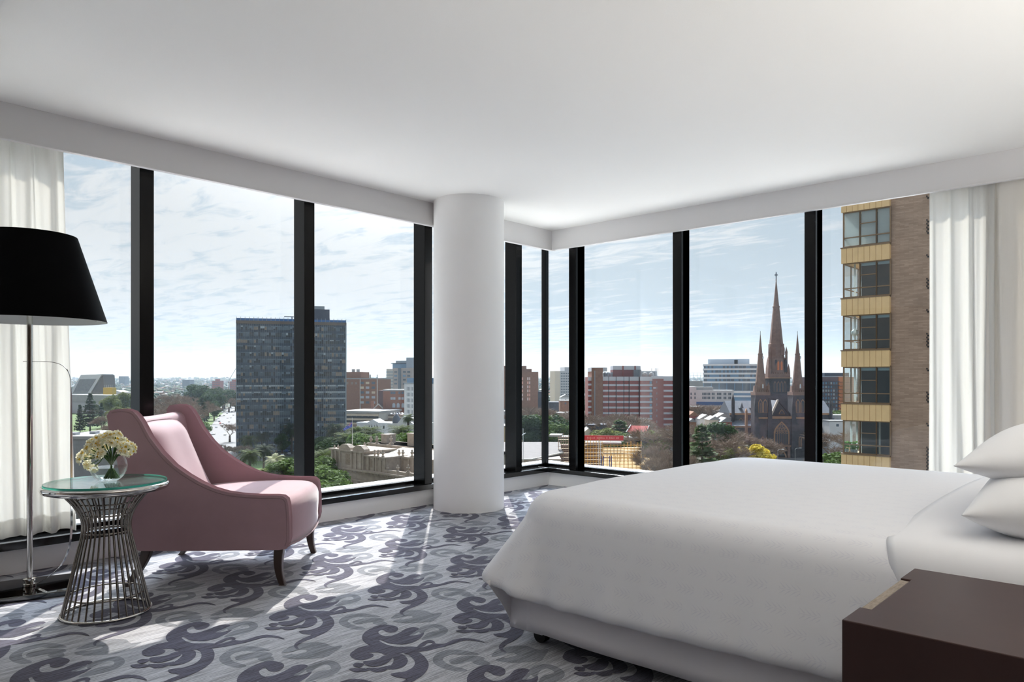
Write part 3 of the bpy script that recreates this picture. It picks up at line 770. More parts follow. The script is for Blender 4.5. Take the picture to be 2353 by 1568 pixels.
# duvet: one draped surface built from rounded outlines, top crown to hem, flared at the corners
def drape(x0, x1, y0, y1, ztop, zhem, off, rc, flare, cols, seed, crown=.03, ytop=None, fold=.006):
    """open at the y0 side (head end)"""
    R = random.Random(seed)
    path = []                                       # (base point, outward normal, corner weight)
    n1, nc = cols
    for i in range(n1): path.append(((x0, y0 + (y1 - rc - y0) * i / n1), (-1, 0), 0))
    for i in range(nc + 1):
        a = PI - (PI / 2) * i / nc
        path.append(((x0 + rc + rc * math.cos(a), y1 - rc + rc * math.sin(a)), (math.cos(a), math.sin(a)), math.sin(PI * i / nc) ** 1.3))
    for i in range(1, n1): path.append(((x0 + rc + (x1 - x0 - 2 * rc) * i / n1, y1), (0, 1), 0))
    for i in range(nc + 1):
        a = PI / 2 - (PI / 2) * i / nc
        path.append(((x1 - rc + rc * math.cos(a), y1 - rc + rc * math.sin(a)), (math.cos(a), math.sin(a)), math.sin(PI * i / nc) ** 1.3))
    for i in range(1, n1 + 1): path.append(((x1, y1 - rc - (y1 - rc - y0) * i / n1), (1, 0), 0))
    cx = (x0 + x1) / 2
    K = [R.uniform(0, 6.28) for _ in range(8)]
    rings = []
    # inner rings: across the top
    for s in (0., .12, .25, .4, .55, .7, .82, .91, .965): rings.append(('t', s))
    for t in (0, .14, .28, .42, .56, .7, .85, 1.0): rings.append(('r', t))      # rounding
    for t in (.08, .16, .25, .35, .45, .55, .65, .75, .84, .91, .96, 1.0): rings.append(('d', t))
    vs = []; uv = []
    RR = .115
    for kind, t in rings:
        for idx, ((bx_, by_), (nx, ny), cw) in enumerate(path):
            s = idx / len(path)
            if kind == 't':
                sy = min(by_, y1 - .95); ax = cx + (bx_ - cx) * t; ay = sy + (by_ - sy) * t
                e = abs(ax - cx) / (x1 - cx); g = max(0, (ay - y0) / (y1 - y0))
                z = ztop + crown * (1 - e ** 2.4) * (1 - .5 * g ** 6) - .0 * g
                z += fold * math.sin(7 * ax + K[0] + 3 * ay) * .3 + fold * .5 * math.sin(5 * ay + K[1] - 2 * ax)
                vs.append((ax, ay, z)); uv.append((ax, ay))
            elif kind == 'r':
                a = t * PI / 2 * .86
                o = RR * math.sin(a) * .9; dz = RR * (1 - math.cos(a))
                vs.append((bx_ + nx * o, by_ + ny * o, ztop - dz)); uv.append((bx_ + nx * (o + dz), by_ + ny * (o + dz)))
            else:
                o0 = RR * math.sin(PI / 2 * .86) * .9; dz0 = RR * (1 - math.cos(PI / 2 * .86))
                zt = ztop - dz0; zh = zhem + .02 * math.sin(9 * s + K[2]) * (1 - cw) + .03 * cw
                o = o0 + (off - o0) * (t ** .9) + flare * cw * t ** 1.1
                wob = (math.sin(2 * PI * s * 34 + K[3]) * .55 + math.sin(2 * PI * s * 61 + K[4]) * .45) * fold * (t ** 1.4) * (1 + 2.2 * math.exp(-((s - path_corner(path)) / .05) ** 2))
                o += wob
                if t > .955: o -= .012 * ((t - .955) / .045)
                z = zt + (zh - zt) * t
                vs.append((bx_ + nx * o, by_ + ny * o, z)); q = (zt - z) + RR
                uv.append((bx_ + nx * q, by_ + ny * q))
    n = len(path); k = len(rings)
    fs = [(j * n + i, j * n + i + 1, (j + 1) * n + i + 1, (j + 1) * n + i) for j in range(k - 1) for i in range(n - 1)]
    return vs, fs, uv
def path_corner(path): return .30
def cloth_obj(name, vs, fs, uv, m, thick, label, cat, sub=1):
    me = bpy.data.meshes.new(name); me.from_pydata(vs, [], [tuple(reversed(f)) for f in fs]); me.materials.append(m)
    ul = me.uv_layers.new(name='UVMap')
    for lp in me.loops: ul.data[lp.index].uv = uv[lp.vertex_index]
    me.polygons.foreach_set('use_smooth', [True] * len(me.polygons)); me.update()
    o = bpy.data.objects.new(name, me); COL.objects.link(o)
    wd = o.modifiers.new('weld', 'WELD'); wd.merge_threshold = .0004
    q = o.modifiers.new('subd', 'SUBSURF'); q.levels = sub; q.render_levels = sub
    s = o.modifiers.new('thickness', 'SOLIDIFY'); s.thickness = thick; s.offset = -1
    if label: tag(o, label, cat)
    return o
vs, fs, uv = drape(2.385, 4.30, .0, 2.0, .603, .232, .165, .10, .13, (44, 14), 3, crown=.034, fold=.009)
dv = cloth_obj('duvet', vs, fs, uv, m_damask, .018, 'white duvet with small leaf sprigs draped over the bed to the skirt', 'duvet')
# turned back sheet over the head third
vs, fs, uv = drape(2.375, 4.31, .0, .64, .622, .24, .178, .02, .0, (30, 4), 8, crown=.038, fold=.003)
def sheet():
    nu, nv = 70, 14; X0, X1 = 2.366, 4.318
    sec = []
    L1 = .36
    for i in range(nu):
        t = -L1 + (X1 - X0 + 2 * L1) * i / (nu - 1); sec.append(t)
    def P(i, j):
        t = sec[i]; v = j / (nv - 1); W = X1 - X0
        r = .115
        if t < 0: a = min(1, -t / (r * 1.35)); o = r * .9 * math.sin(a * 1.35); d = r * (1 - math.cos(a * 1.35)); ex = max(0, -t - r * 1.35); x = X0 - o - ex * .23; z = .632 - d - ex * .97
        elif t > W: q = t - W; a = min(1, q / (r * 1.35)); o = r * .9 * math.sin(a * 1.35); d = r * (1 - math.cos(a * 1.35)); ex = max(0, q - r * 1.35); x = X1 + o + ex * .23; z = .632 - d - ex * .97
        else: e = abs(t / W * 2 - 1); x = X0 + t; z = .632 + .036 * (1 - e ** 2.4)
        side = max(0, -t, t - W)
        yedge = .655 - .10 * min(1, side / .35) + .03 * (min(1, max(0, t / W)))
        y = .0 + yedge * v
        if j == nv - 1: z -= .010; x += .008 if t < 0 else 0
        return (x, y, z + .003 * math.sin(14 * y + 3 * x) * (1 - v))
    b = MB().grid(P, nu, nv)
    uvs = [(p[0], p[1]) for p in b.v]
    return b.v, b.f, uvs
vs, fs, uv = sheet()
cloth_obj('folded_sheet', vs, [tuple(reversed(f)) for f in fs], uv, m_linen, .012, 'plain white sheet turned back over the duvet at the bed head', 'sheet')

# pillows, stacked at the near side of the bed head
def pillow(cx, cy, cz, w, d, h, rz, tilt, label, sag=0.):
    nu, nv = 34, 26; b = MB()
    def S(i, j, sg):
        u = -1 + 2 * i / (nu - 1); v = -1 + 2 * j / (nv - 1)
        t = max(0., 1 - abs(u) ** 2.6) ** .62 * max(0., 1 - abs(v) ** 2.6) ** .62
        pin = 1 - .055 * (1 - abs(u) ** 2) * (abs(v) ** 3); pin2 = 1 - .075 * (1 - abs(v) ** 2) * (abs(u) ** 3)
        return Vector((u * w / 2 * pin2, v * d / 2 * pin, sg * h / 2 * t * (1.12 if sg > 0 else .88) + .012 * math.sin(3 * u + 2 * v) * t - sag * (1 - abs(u)) * 0))
    top = b.grid(lambda i, j: S(i, j, 1), nu, nv)
    o0 = len(b.v)
    b.add([S(i, j, -1) for j in range(nv) for i in range(nu)], [(j * nu + i + nu, j * nu + i + nu + 1, j * nu + i + 1, j * nu + i) for j in range(nv - 1) for i in range(nu - 1)])
    o = b.build('pillow', m_pil, smooth=True)
    wd = o.modifiers.new('weld', 'WELD'); wd.merge_threshold = .0005
    q = o.modifiers.new('subd', 'SUBSURF'); q.levels = 1; q.render_levels = 1
    o.location = (cx, cy, cz); o.rotation_euler = (tilt[0], tilt[1], rz)
    return tag(o, label, 'pillow', 'pillows stacked at the bed head')
m_pil = mat('white pillow cotton', (238, 238, 240), .8, bump=.02, bscale=600, spec=.2)
pillow(2.80, .228, .715, .74, .55, .22, math.radians(4), (.0, -.02), 'white pillow lying on the sheet, lower of the stacked pair')
pillow(2.935, .250, .852, .72, .54, .175, math.radians(-2), (.0, -.06), 'white pillow on top of the stacked pair')

# ------------------------------------------------------------------ nightstand
m_night = mat('dark brown nightstand wood', (66, 46, 43), .42, var=.14, scale=4, stretch=(1, 1, .12), spec=.32)
m_nlin = mat('beige woven drawer front', (150, 138, 126), .9, var=.22, scale=160, stretch=(.25, 1, 1), bump=.2, bscale=300)
ns = thing('nightstand', 'dark brown wooden nightstand beside the bed, bottom right corner', 'nightstand', (1.585, -.10, 0))
NW, ND, NH = .56, .622, .60
MB().prism([(0, 0), (NW, 0), (NW, ND), (NW - .130, ND), (NW - .130, ND - .024), (.115, ND - .024), (.115, ND), (0, ND)], 0, NH).build('carcass', m_night, ns, bevel=.0025)
MB().box(.118, NW - .133, ND - .021, ND - .001, .06, NH - .004).build('drawer', m_nlin, ns, bevel=.001)
# ================================================================== the city outside
RC = random.Random(77)
def z_at(py, D): return EYE + (HYP - py) / FPX * D          # height of a sight line at depth D
def h_at(py, D): return z_at(py, D) - ZG                      # the same above street level
class Fac:
    """a facade line on the ground: local x runs along it to the viewer's right, y away from the viewer"""
    def __init__(s, pxL, DL, pxR, DR):
        a, b = at_depth(pxL, DL, ZG), at_depth(pxR, DR, ZG)
        s.a = a; d = (b - a); d.z = 0; s.W = d.length; s.u = d.normalized(); s.rz = math.atan2(d.y, d.x)
        s.n = Vector((-s.u.y, s.u.x, 0))
    def X(s, px, y=0.):
        r = ray(px); r.z = 0; o = s.a + s.n * y
        det = r.x * -s.u.y + s.u.x * r.y                       # solve r*D = o + u*x
        D = (o.x * -s.u.y + s.u.x * o.y) / det
        return (r * D - Vector((o.x, o.y, 0))).dot(s.u)
    def D(s, px, y=0.):
        r = ray(px); r.z = 0; o = s.a + s.n * y
        return (o.x * -s.u.y + s.u.x * o.y) / (r.x * -s.u.y + s.u.x * r.y)
    def Z(s, px, py, y=0.): return h_at(py, s.D(px, y))
def bld(name, label, cat, F, group=None): return thing(name, label, cat, tuple(F.a), F.rz, group)
def grid_parts(root, name, xs, zs, w, h, mats, y0=-.08, y1=.12, sill=0):
    """one part per opening, shared mesh; pane set in a slightly proud frame"""
    b = MB(); b.box(-w / 2, w / 2, y0, y1, 0, h, 0)
    ms = mats if isinstance(mats, (list, tuple)) else [mats]
    protos = []
    for m in ms: protos.append(b.mesh(name, m))
    for z in zs:
        for x in xs:
            o = bpy.data.objects.new(name, protos[RC.randrange(len(protos))]); COL.objects.link(o); o.parent = root; o.location = (x, 0, z)
lsp = lambda a, b, n: [a + (b - a) * i / (n - 1) for i in range(n)] if n > 1 else [(a + b) / 2]

c_glass = mat('dark office glass', (88, 102, 116), .18, spec=.7)
c_glassb = mat('blue office glass', (104, 140, 172), .2, spec=.7)
c_glassl = mat('pale blind behind glass', (172, 182, 190), .4)
c_glassw = mat('warm reflection in glass', (142, 128, 114), .4, var=.3, scale=.6)  # warm brown reflection put into the glass colour
c_spand = mat('blue black spandrel', (44, 64, 88), .35, spec=.6)
c_alu = mat('grey aluminium', (150, 160, 168), .5, .2)
c_roofl = mat('pale roof', (156, 156, 155), .8, var=.1, scale=.3)
c_roofg = mat('grey roof', (140, 142, 144), .85, var=.15, scale=.4)
c_conc = mat('pale concrete', (196, 194, 188), .9, var=.08, scale=.4)
c_white = mat('white render', (216, 219, 222), .85, var=.05, scale=.3)
c_brown = mat('brown brick', (140, 104, 84), .95, var=.14, scale=.6)
c_orange = mat('orange brick', (138, 96, 78), .95, var=.16, scale=.6)
c_red = mat('red brick', (150, 90, 84), .95, var=.10, scale=.5)
c_slate = mat('blue slate', (74, 82, 96), .8, var=.1, scale=.4)
c_stone = mat('weathered sandstone', (170, 158, 146), .95, var=.16, scale=.7, bump=.3, bscale=2)
c_dark = mat('shadowed opening', (34, 36, 40), .7)
c_steel = mat('galvanised steel', (168, 172, 176), .5, .5)
c_asph = mat('pale asphalt', (122, 121, 120), .9, var=.06, scale=.1)
c_lawn = mat('park grass', (84, 104, 52), 1., var=.22, scale=.08)
c_soil = mat('city ground', (134, 128, 116), 1., var=.25, scale=.03)

# ---- ground: level streets, gently rising suburbs, low hills on the skyline
def terr(D, lx):
    t = max(0., (D - 2600.)) / 10000.0
    z = ZG + 88 * min(1, t) ** 1.2
    if D > 14000:
        k = min(1, (D - 14000) / 7000)
        hl = (55 * mnoise.noise((lx * 5.3 + 2.2, .3, 0)) + 85 * math.exp(-((lx + .455) / .045) ** 2) + 150 * math.exp(-((lx + .20) / .07) ** 2)
              + 140 * math.exp(-((lx - .05) / .10) ** 2) + 120 * math.exp(-((lx - .38) / .14) ** 2) + 60 + 22 * mnoise.noise((lx * 22, 5, 0)))
        z += k * max(0, hl)
    return z
def ground():
    Ds = [30, 80, 200, 400, 700, 1100, 1700, 2600, 3600, 5000, 7000, 9500, 12600, 14000, 17000, 21000, 23000]
    na = 161
    def P(i, j):
        lx = -1.15 + 2.3 * i / (na - 1); p = at_depth(CXP + lx * FPX, Ds[j], 0); p.z = terr(Ds[j], lx); return p
    return MB().grid(P, na, len(Ds))
m_gr = bpy.data.materials.new('suburb ground'); N, L = nodes_of(m_gr); bq = N['Principled BSDF']; bq.inputs['Roughness'].default_value = 1
tcg = N.new('ShaderNodeTexCoord'); n1 = N.new('ShaderNodeTexNoise'); n1.inputs['Scale'].default_value = .012; n1.inputs['Detail'].default_value = 8
L.new(tcg.outputs['Object'], n1.inputs[0]); rmp = N.new('ShaderNodeValToRGB'); L.new(n1.outputs[0], rmp.inputs[0]); L.new(rmp.outputs[0], bq.inputs['Base Color'])
ee = rmp.color_ramp.elements; ee[0].position = .38; ee[0].color = lin(58, 70, 54); ee[1].position = .62; ee[1].color = lin(116, 114, 108)
qq = ee.new(.5); qq.color = lin(88, 90, 78)
tag(ground().build('ground', m_gr, smooth=True), 'city ground and low hills stretching to the skyline', 'ground', kind='structure')
def patch(name, pts, m, label, cat, z=.05):
    vs = [on_ground(*p) + Vector((0, 0, z)) for p in pts]
    b = MB().add(vs, [tuple(range(len(vs)))]); return tag(b.build(name, m), label, cat, kind='structure')
patch('lawn', [(170, 1000), (300, 990), (300, 945), (150, 950)], c_lawn, 'green park lawn under the dark conifers, seen beside the left curtain', 'lawn')
patch('lawn', [(430, 1010), (470, 1010), (520, 950), (470, 945)], c_lawn, 'green verge along the boulevard', 'lawn')
patch('lawn', [(540, 1110), (700, 1110), (690, 1050), (560, 1050)], c_lawn, 'green lawn under the palm trees in front of the dark tower', 'lawn')
patch('boulevard', [(425, 1060), (640, 1060), (570, 930), (560, 905), (549, 905), (530, 935), (495, 965), (462, 1015)], c_asph, 'wide pale boulevard full of traffic beside the dark tower', 'road', .12)
patch('street', [(1600, 1090), (2000, 1090), (1960, 1020), (1700, 1038)], c_asph, 'street in front of the cathedral', 'road', .10)

# ---- far suburbs: nobody could count these roofs and trees
def suburb():
    R = random.Random(3); bh, bt = MB(), MB()
    for k in range(5200):
        D = 1150 * math.exp(R.random() ** .8 * math.log(7.5)); lx = R.uniform(-.74, .62)
        if D < 1500 and -.50 < lx < -.36: continue
        p = at_depth(CXP + lx * FPX, D, 0); zg = terr(D, lx); a = R.choice((0, .3, -.4, .8)); s = R.uniform(.5, 1.2) * (1 + D / 9000)
        w_, d_, h_ = 6 * s, 9 * s, R.uniform(3, 5) * s * (2.2 if R.random() < .05 else 1)
        M = Matrix.Translation((p.x, p.y, zg)) @ Matrix.Rotation(a, 4, 'Z')
        mi = R.choice((0, 1, 3, 2, 3))
        bh.box(-w_, w_, -d_, d_, 0, h_, mi, M)
        vs = [M @ Vector(q) for q in ((-w_, -d_, h_), (w_, -d_, h_), (w_, d_, h_), (-w_, d_, h_), (0, -d_, h_ + 2.5 * s), (0, d_, h_ + 2.5 * s))]
        bh.add(vs, [(0, 3, 5, 4), (1, 4, 5, 2), (0, 4, 1), (2, 5, 3)], R.choice((2, 3, 3, 1, 3, 2, 4)))
    for k in range(7500):
        D = 900 * math.exp(R.random() ** .8 * math.log(9)); lx = R.uniform(-.74, .62)
        if D < 1300 and (-.43 < lx < -.36 or lx > .20): continue
        p = at_depth(CXP + lx * FPX, D, 0); zg = terr(D, lx); r = R.uniform(3, 6.5) * (1 + D / 5000)
        bt.ball((p.x, p.y, zg + r * .8), r, 6, 4, R.choice((0, 0, 1, 2)), (1.2, 1.2, .9))
    tag(bh.build('distant_houses', [c_white, c_brown, c_roofl, c_roofg, mat('terracotta roof', (168, 104, 84), .9)]), 'scattered roofs of the far suburbs below the skyline', 'houses', kind='stuff')
    tag(bt.build('distant_trees', [mat('far dark trees', (62, 78, 56), 1.), mat('far olive trees', (92, 98, 68), 1.), mat('far grey trees', (112, 100, 88), 1.)]), 'dark specks of trees across the far suburbs', 'trees', kind='stuff')
suburb()

# ---- thin haze that lies over the city and thickens with distance
m_hz = bpy.data.materials.new('thin blue haze'); N, L = nodes_of(m_hz); N.remove(N['Principled BSDF'])
vs_ = N.new('ShaderNodeVolumeScatter'); vs_.inputs['Color'].default_value = (.66, .84, 1.0, 1); vs_.inputs['Density'].default_value = HAZE; vs_.inputs['Anisotropy'].default_value = .25
L.new(vs_.outputs[0], N['Material Output'].inputs['Volume'])
hp = [at_depth(CXP + lx * FPX, D, 0) for D, lx in ((150, -1.4), (150, 1.4), (26000, 1.4), (26000, -1.4))]
tag(MB().prism([(p.x, p.y) for p in hp], ZG - 3, ZG + 520).build('haze', m_hz), 'thin blue haze over the far city', 'haze', kind='stuff')

# ---- trees
def leafcol(name, rgb, var=.3): return mat(name, rgb, .8, var=var, scale=.35, trans=.3, spec=.15)
t_bark = mat('tree bark', (88, 76, 66), .95, var=.2, scale=1)
def blobs(seed, n, spread, zc, zr, r0, r1):
    R = random.Random(seed); o = []
    for i in range(n):
        a = R.uniform(0, 2 * PI); q = spread * math.sqrt(R.random()); h = R.uniform(-1, 1)
        k = math.sqrt(max(.1, 1 - h * h)); o.append((Vector((q * k * math.cos(a), q * k * math.sin(a), zc + zr * h)), R.uniform(r0, r1)))
    return o
def leafquads(b, bl, n, s, seed, flat=.4):
    R = random.Random(seed); tot = sum(r * r for c, r in bl)
    for c, r in bl:
        for k in range(int(n * r * r / tot)):
            d = Vector((R.gauss(0, 1), R.gauss(0, 1), R.gauss(0, 1))).normalized(); p = c + d * r * (R.random() ** .25)
            nn = (d + Vector((R.uniform(-1, 1), R.uniform(-1, 1), R.uniform(-1, 1))) * .8).normalized()
            a = nn.cross(Vector((R.uniform(-1, 1), R.uniform(-1, 1), 1))).normalized(); e = nn.cross(a); q = s * R.uniform(.6, 1.3)
            b.add([p - a * q, p - e * q * .7, p + a * q, p + e * q * .7], [(0, 1, 2, 3)])
TREE = {}
def reg(kind, fol, trunk, h, wd): TREE.setdefault(kind, []).append((fol, trunk, h, wd))
def mk_leafy(kind, m, seeds, n=4200, size=.34):
    for sd in seeds:
        b = MB(); bl = blobs(sd, 15, 3.6, 8.0, 2.9, 1.3, 2.3); leafquads(b, bl, n, size, sd)
        t = MB(); t.tube([(0, 0, 0), (.1, .05, 3), (0, 0, 7)], [.45, .33, .15], 6)
        for c, r in bl[:6]: t.tube([(0, 0, 3.5), tuple(c * .6 + Vector((0, 0, 2.2))), tuple(c)], [.2, .12, .05], 4)
        reg(kind, b.mesh('crown', m), t.mesh('trunk', t_bark, True), 12.0, 9.5)
mk_leafy('green', leafcol('green leaves', (84, 106, 52)), (1, 2, 3))
mk_leafy('dark', leafcol('dark green leaves', (58, 78, 46)), (4, 5, 6))
mk_leafy('olive', leafcol('olive leaves', (116, 124, 72)), (7, 8))
mk_leafy('yellow', leafcol('yellow wattle blossom', (214, 196, 74), .2), (9, 10))
def mk_conifer(kind, m, sd, tiers, r0, h, n, droop=.25):
    R = random.Random(sd); b, t = MB(), MB(); t.tube([(0, 0, 0), (0, 0, h * .97)], [.4, .05], 6)
    for k in range(tiers):
        f = min(1, max(0, (k + R.uniform(-.4, .4)) / (tiers - 1))); z = h * (.16 + .80 * f); r = r0 * (1 - f) ** .8 + .35
        m_ = max(5, int(9 * (1 - .4 * f))); a0 = R.random() * 6
        for i in range(m_):
            a = a0 + 2 * PI * i / m_; d = Vector((math.cos(a), math.sin(a), 0)); rr = r * R.uniform(.75, 1.1)
            e = d * rr + Vector((0, 0, z - droop * rr + .3 * rr * R.uniform(0, .5)))
            t.tube([(0, 0, z), tuple(e)], [.06, .02], 3)
            for q in range(n):
                u = R.uniform(.2, 1.0); p = Vector((0, 0, z)).lerp(e, u) + Vector((R.uniform(-.4, .4), R.uniform(-.4, .4), R.uniform(-.25, .35)))
                s = R.uniform(.45, .95); c = Vector((R.uniform(-1, 1), R.uniform(-1, 1), R.uniform(-.3, .6))).normalized(); g = c.cross(Vector((R.uniform(-1, 1), R.uniform(-1, 1), 1))).normalized()
                b.add([p - c * s, p - g * s * .5, p + c * s, p + g * s * .5], [(0, 1, 2, 3)])
    reg(kind, b.mesh('foliage', m), t.mesh('trunk', t_bark, True), h, 2 * r0)
mk_conifer('pine', leafcol('dark pine needles', (58, 74, 52)), 1, 19, 5.2, 20, 16, .1)
mk_conifer('pine', TREE['pine'][0][0].materials[0], 2, 18, 4.4, 20, 16, .05)
mk_conifer('norfolk', leafcol('grey green needles', (92, 108, 74)), 3, 17, 5.4, 20, 9, -.02)
def mk_bare(kind, m, sd, h=12, lv=5):
    R = random.Random(sd); b = MB()
    def br(p, d, ln, r, k):
        q = p + d * ln * .5 + Vector((R.uniform(-1, 1), R.uniform(-1, 1), 0)) * ln * .06; e = p + d * ln
        b.tube([tuple(p), tuple(q), tuple(e)], [r, r * .8, r * .6], 3 if k < 4 else 5)
        if k == 0:
            for i in range(9):
                dd = (d + Vector((R.uniform(-1, 1), R.uniform(-1, 1), R.uniform(-.5, .8))) * .9).normalized(); p0 = p.lerp(e, R.uniform(.2, 1.)); s = dd.cross(Vector((R.uniform(-1, 1), R.uniform(-1, 1), .3))).normalized() * .035
                b.add([p0 - s, p0 + s, p0 + dd * R.uniform(.6, 1.3)], [(0, 1, 2)])
            return
        for i in range(3 if k > 1 else 4):
            a = R.uniform(0, 2 * PI); nd = (d + Vector((math.cos(a), math.sin(a), R.uniform(-.25, .35))) * R.uniform(.55, .9)).normalized()
            br(p + d * ln * R.uniform(.6, 1.), nd, ln * R.uniform(.6, .8), r * .56, k - 1)
    br(Vector((0, 0, 0)), Vector((0, 0, 1)), h * .30, .24, lv)
    mz = max(v[2] for v in b.v)
    t = MB(); t.tube([(0, 0, 0), (0, 0, h * .26)], [.42, .34], 6)
    reg(kind, b.mesh('branches', m), t.mesh('trunk', t_bark, True), mz, 9)
m_twig = mat('bare grey brown twigs', (138, 122, 108), .95, var=.15, scale=.5)
for s_ in (1, 2, 3): mk_bare('bare', m_twig, s_)
def mk_palm(kind, sd, h, fr, L_, m):
    R = random.Random(sd); b, t = MB(), MB()
    t.tube([(0, 0, 0), (.1, 0, h * .5), (0, 0, h)], [.5, .42, .46], 8)
    for k in range(fr):
        a = 2 * PI * k * .618; el = -.35 + 1.55 * ((k * 7) % fr) / fr; ln = L_ * R.uniform(.85, 1.1); d = Vector((math.cos(a), math.sin(a), 0)); sd_ = Vector((-math.sin(a), math.cos(a), 0))
        pts = []; p = Vector((0, 0, h)); e = el
        for i in range(8):
            pts.append(p.copy()); p = p + (d * math.cos(e) + Vector((0, 0, math.sin(e)))) * ln / 7; e -= .20
        for i in range(7):
            u = i / 7; w_ = .95 * math.sin(PI * min(1, .12 + u * .95)) ** .7
            for sg in (-1, 1):
                for q in (0, .5):
                    p0 = pts[i].lerp(pts[i + 1], q); p1 = pts[i].lerp(pts[i + 1], q + .40); tip = p0.lerp(p1, 1.4) + sd_ * sg * w_ + Vector((0, 0, -.28 * w_))
                    b.add([p0, p1, tip], [(0, 1, 2)])
    reg(kind, b.mesh('fronds', m), t.mesh('trunk', t_bark, True), h + L_ * .62, L_ * 1.75)
m_palm = leafcol('palm fronds', (74, 86, 42)); m_palmd = leafcol('dark palm fronds', (48, 60, 36)); m_palml = leafcol('silvery palm fronds', (172, 174, 140))
mk_palm('palm', 1, 9, 70, 5.0, m_palm); mk_palm('palmdark', 2, 9, 70, 5.0, m_palmd); mk_palm('palmlight', 3, 9, 46, 4.2, m_palml); mk_palm('palmtall', 4, 17, 54, 3.0, m_palm)
TN = dict(green='leafy_tree', dark='leafy_tree', olive='leafy_tree', yellow='wattle_tree', pine='pine_tree', norfolk='norfolk_pine', bare='bare_tree', palm='palm_tree', palmdark='palm_tree', palmlight='palm_tree', palmtall='palm_tree')
def tree(kind, px, pytop, D, label, group=None, wide=1.):
    v = TREE[kind]; fol, tr, h, wd = v[RC.randrange(len(v))]
    H = h_at(pytop, D); s = H / h
    r = thing(TN[kind], label, 'palm tree' if 'palm' in kind else 'tree', tuple(at_depth(px, D, ZG)), RC.uniform(0, 6.28), group)
    r.scale = (s * wide, s * wide, s)
    for me, nm in ((tr, 'trunk'), (fol, fol.name.split('.')[0])):
        o = bpy.data.objects.new(nm, me); COL.objects.link(o); o.parent = r
    return r
# park by the left curtain
tree('pine', 184, 930, 560, 'shorter dark pine on the lawn at the very edge of the left curtain', wide=.8)
tree('pine', 207, 903, 600, 'tallest dark pine on the lawn beside the left curtain')
tree('pine', 233, 925, 640, 'dark pine on the lawn, right of the tallest one by the curtain', wide=.8)
for px, py, D in ((258, 908, 760), (286, 902, 800), (270, 935, 620), (296, 938, 640)):
    tree('olive', px, py, D, 'olive green leafy tree in the park between the curtain and the first mullion', 'olive trees left of the first black mullion', 1.15)
for px, py, D in ((244, 948, 520), (284, 960, 500), (262, 972, 470)):
    tree('bare', px, py, D, 'bare tree in the park between the curtain and the first mullion', 'bare park trees left of the first mullion', 1.3)
# park left of the boulevard
for px, py, D in ((366, 905, 760), (388, 900, 820), (408, 905, 780), (430, 908, 760), (374, 918, 660), (398, 915, 650), (422, 920, 640), (446, 925, 600), (366, 925, 600), (468, 918, 700), (412, 930, 560), (440, 938, 540), (386, 935, 560)):
    tree('bare', px, py, D, 'one of the grey leafless trees massed above the armchair back', 'leafless park trees left of the boulevard', 1.35)
for px, py, D in ((452, 884, 1000), (468, 890, 980), (484, 896, 960), (500, 893, 1080), (516, 898, 1060), (530, 896, 1100), (541, 906, 980), (478, 905, 820), (498, 908, 860)):
    tree('dark', px, py, D, 'one of the dark evergreens lining the far end of the boulevard', 'dark evergreens along the boulevard', 1.3)
tree('pine', 464, 913, 690, 'dark pointed conifer beside the boulevard, above the armchair wing', wide=1.05)
tree('dark', 492, 925, 760, 'rounded dark evergreen at the kerb of the boulevard', wide=1.2)
tree('green', 447, 953, 560, 'bright green tree beside the boulevard just above the armchair wing', wide=1.2)
tree('green', 459, 968, 500, 'bright green shrub at the edge of the boulevard lawn', wide=1.3)
for px, py, D in ((512, 905, 1000), (526, 912, 950)):
    tree('bare', px, py, D, 'bare tree among the dark evergreens at the end of the boulevard', 'bare trees at the end of the boulevard', 1.3)
tree('bare', 528, 970, 500, 'brown bare tree at the right kerb of the boulevard, left of the dark tower', wide=1.3)
tree('bare', 508, 1018, 380, 'low bare tree at the near end of the boulevard, left one', wide=1.8)
tree('bare', 536, 1022, 360, 'low bare tree at the near end of the boulevard, next to the tower corner', wide=1.8)
# palms and shrubs before the tower
tree('palm', 571, 995, 387, 'date palm in front of the tower, back left of the palm group')
tree('palmdark', 602, 988, 413, 'dark date palm in front of the tower, back right of the palm group')
tree('palm', 574, 1026, 307, 'large date palm in front of the tower, front left of the palm group')
tree('palmdark', 606, 1016, 335, 'date palm in front of the tower, middle of the palm group')
tree('palmlight', 631, 1040, 290, 'silvery fan palm in front of the tower, nearest the armchair arm')
tree('palmdark', 670, 965, 420, 'dark palm against the tower beside the second black mullion')
tree('dark', 648, 1000, 410, 'dark tree at the foot of the tower left of the second mullion', wide=1.2)
tree('green', 652, 1064, 270, 'bright green shrub above the armchair arm, left one', wide=1.8)
tree('green', 674, 1056, 262, 'bright green shrub above the armchair arm, beside the mullion', wide=1.8)
tree('olive', 612, 1078, 262, 'low olive shrub below the silvery palm', wide=1.8)
# park right of the second mullion
tree('palmdark', 770, 966, 400, 'dark date palm in front of the tower corner, right of the second mullion')
tree('palm', 822, 970, 370, 'date palm right of the flag')
tree('palm', 800, 984, 330, 'date palm directly behind the flagpole')
tree('palm', 852, 972, 380, 'date palm between the flag and the domed white building')
tree('palm', 924, 968, 360, 'date palm with a bare trunk in front of the domed white building')
tree('palmtall', 938, 950, 390, 'tall slim palm with a small round head right of the dome')
tree('palm', 745, 1022, 262, 'date palm above the dense green trees right of the second mullion')
tree('green', 832, 992, 310, 'bright green tree behind the flagpole and parapet', wide=1.4)
tree('green', 878, 992, 330, 'bright green tree behind the rear chimney of the stone building', wide=1.2)
tree('green', 936, 994, 300, 'bright green tree beside the bare trunked palm', wide=1.2)
tree('dark', 764, 1012, 330, 'dark tree left of the flagpole', wide=1.4)
tree('dark', 738, 1005, 380, 'dark tree at the tower foot right of the second mullion', wide=1.4)
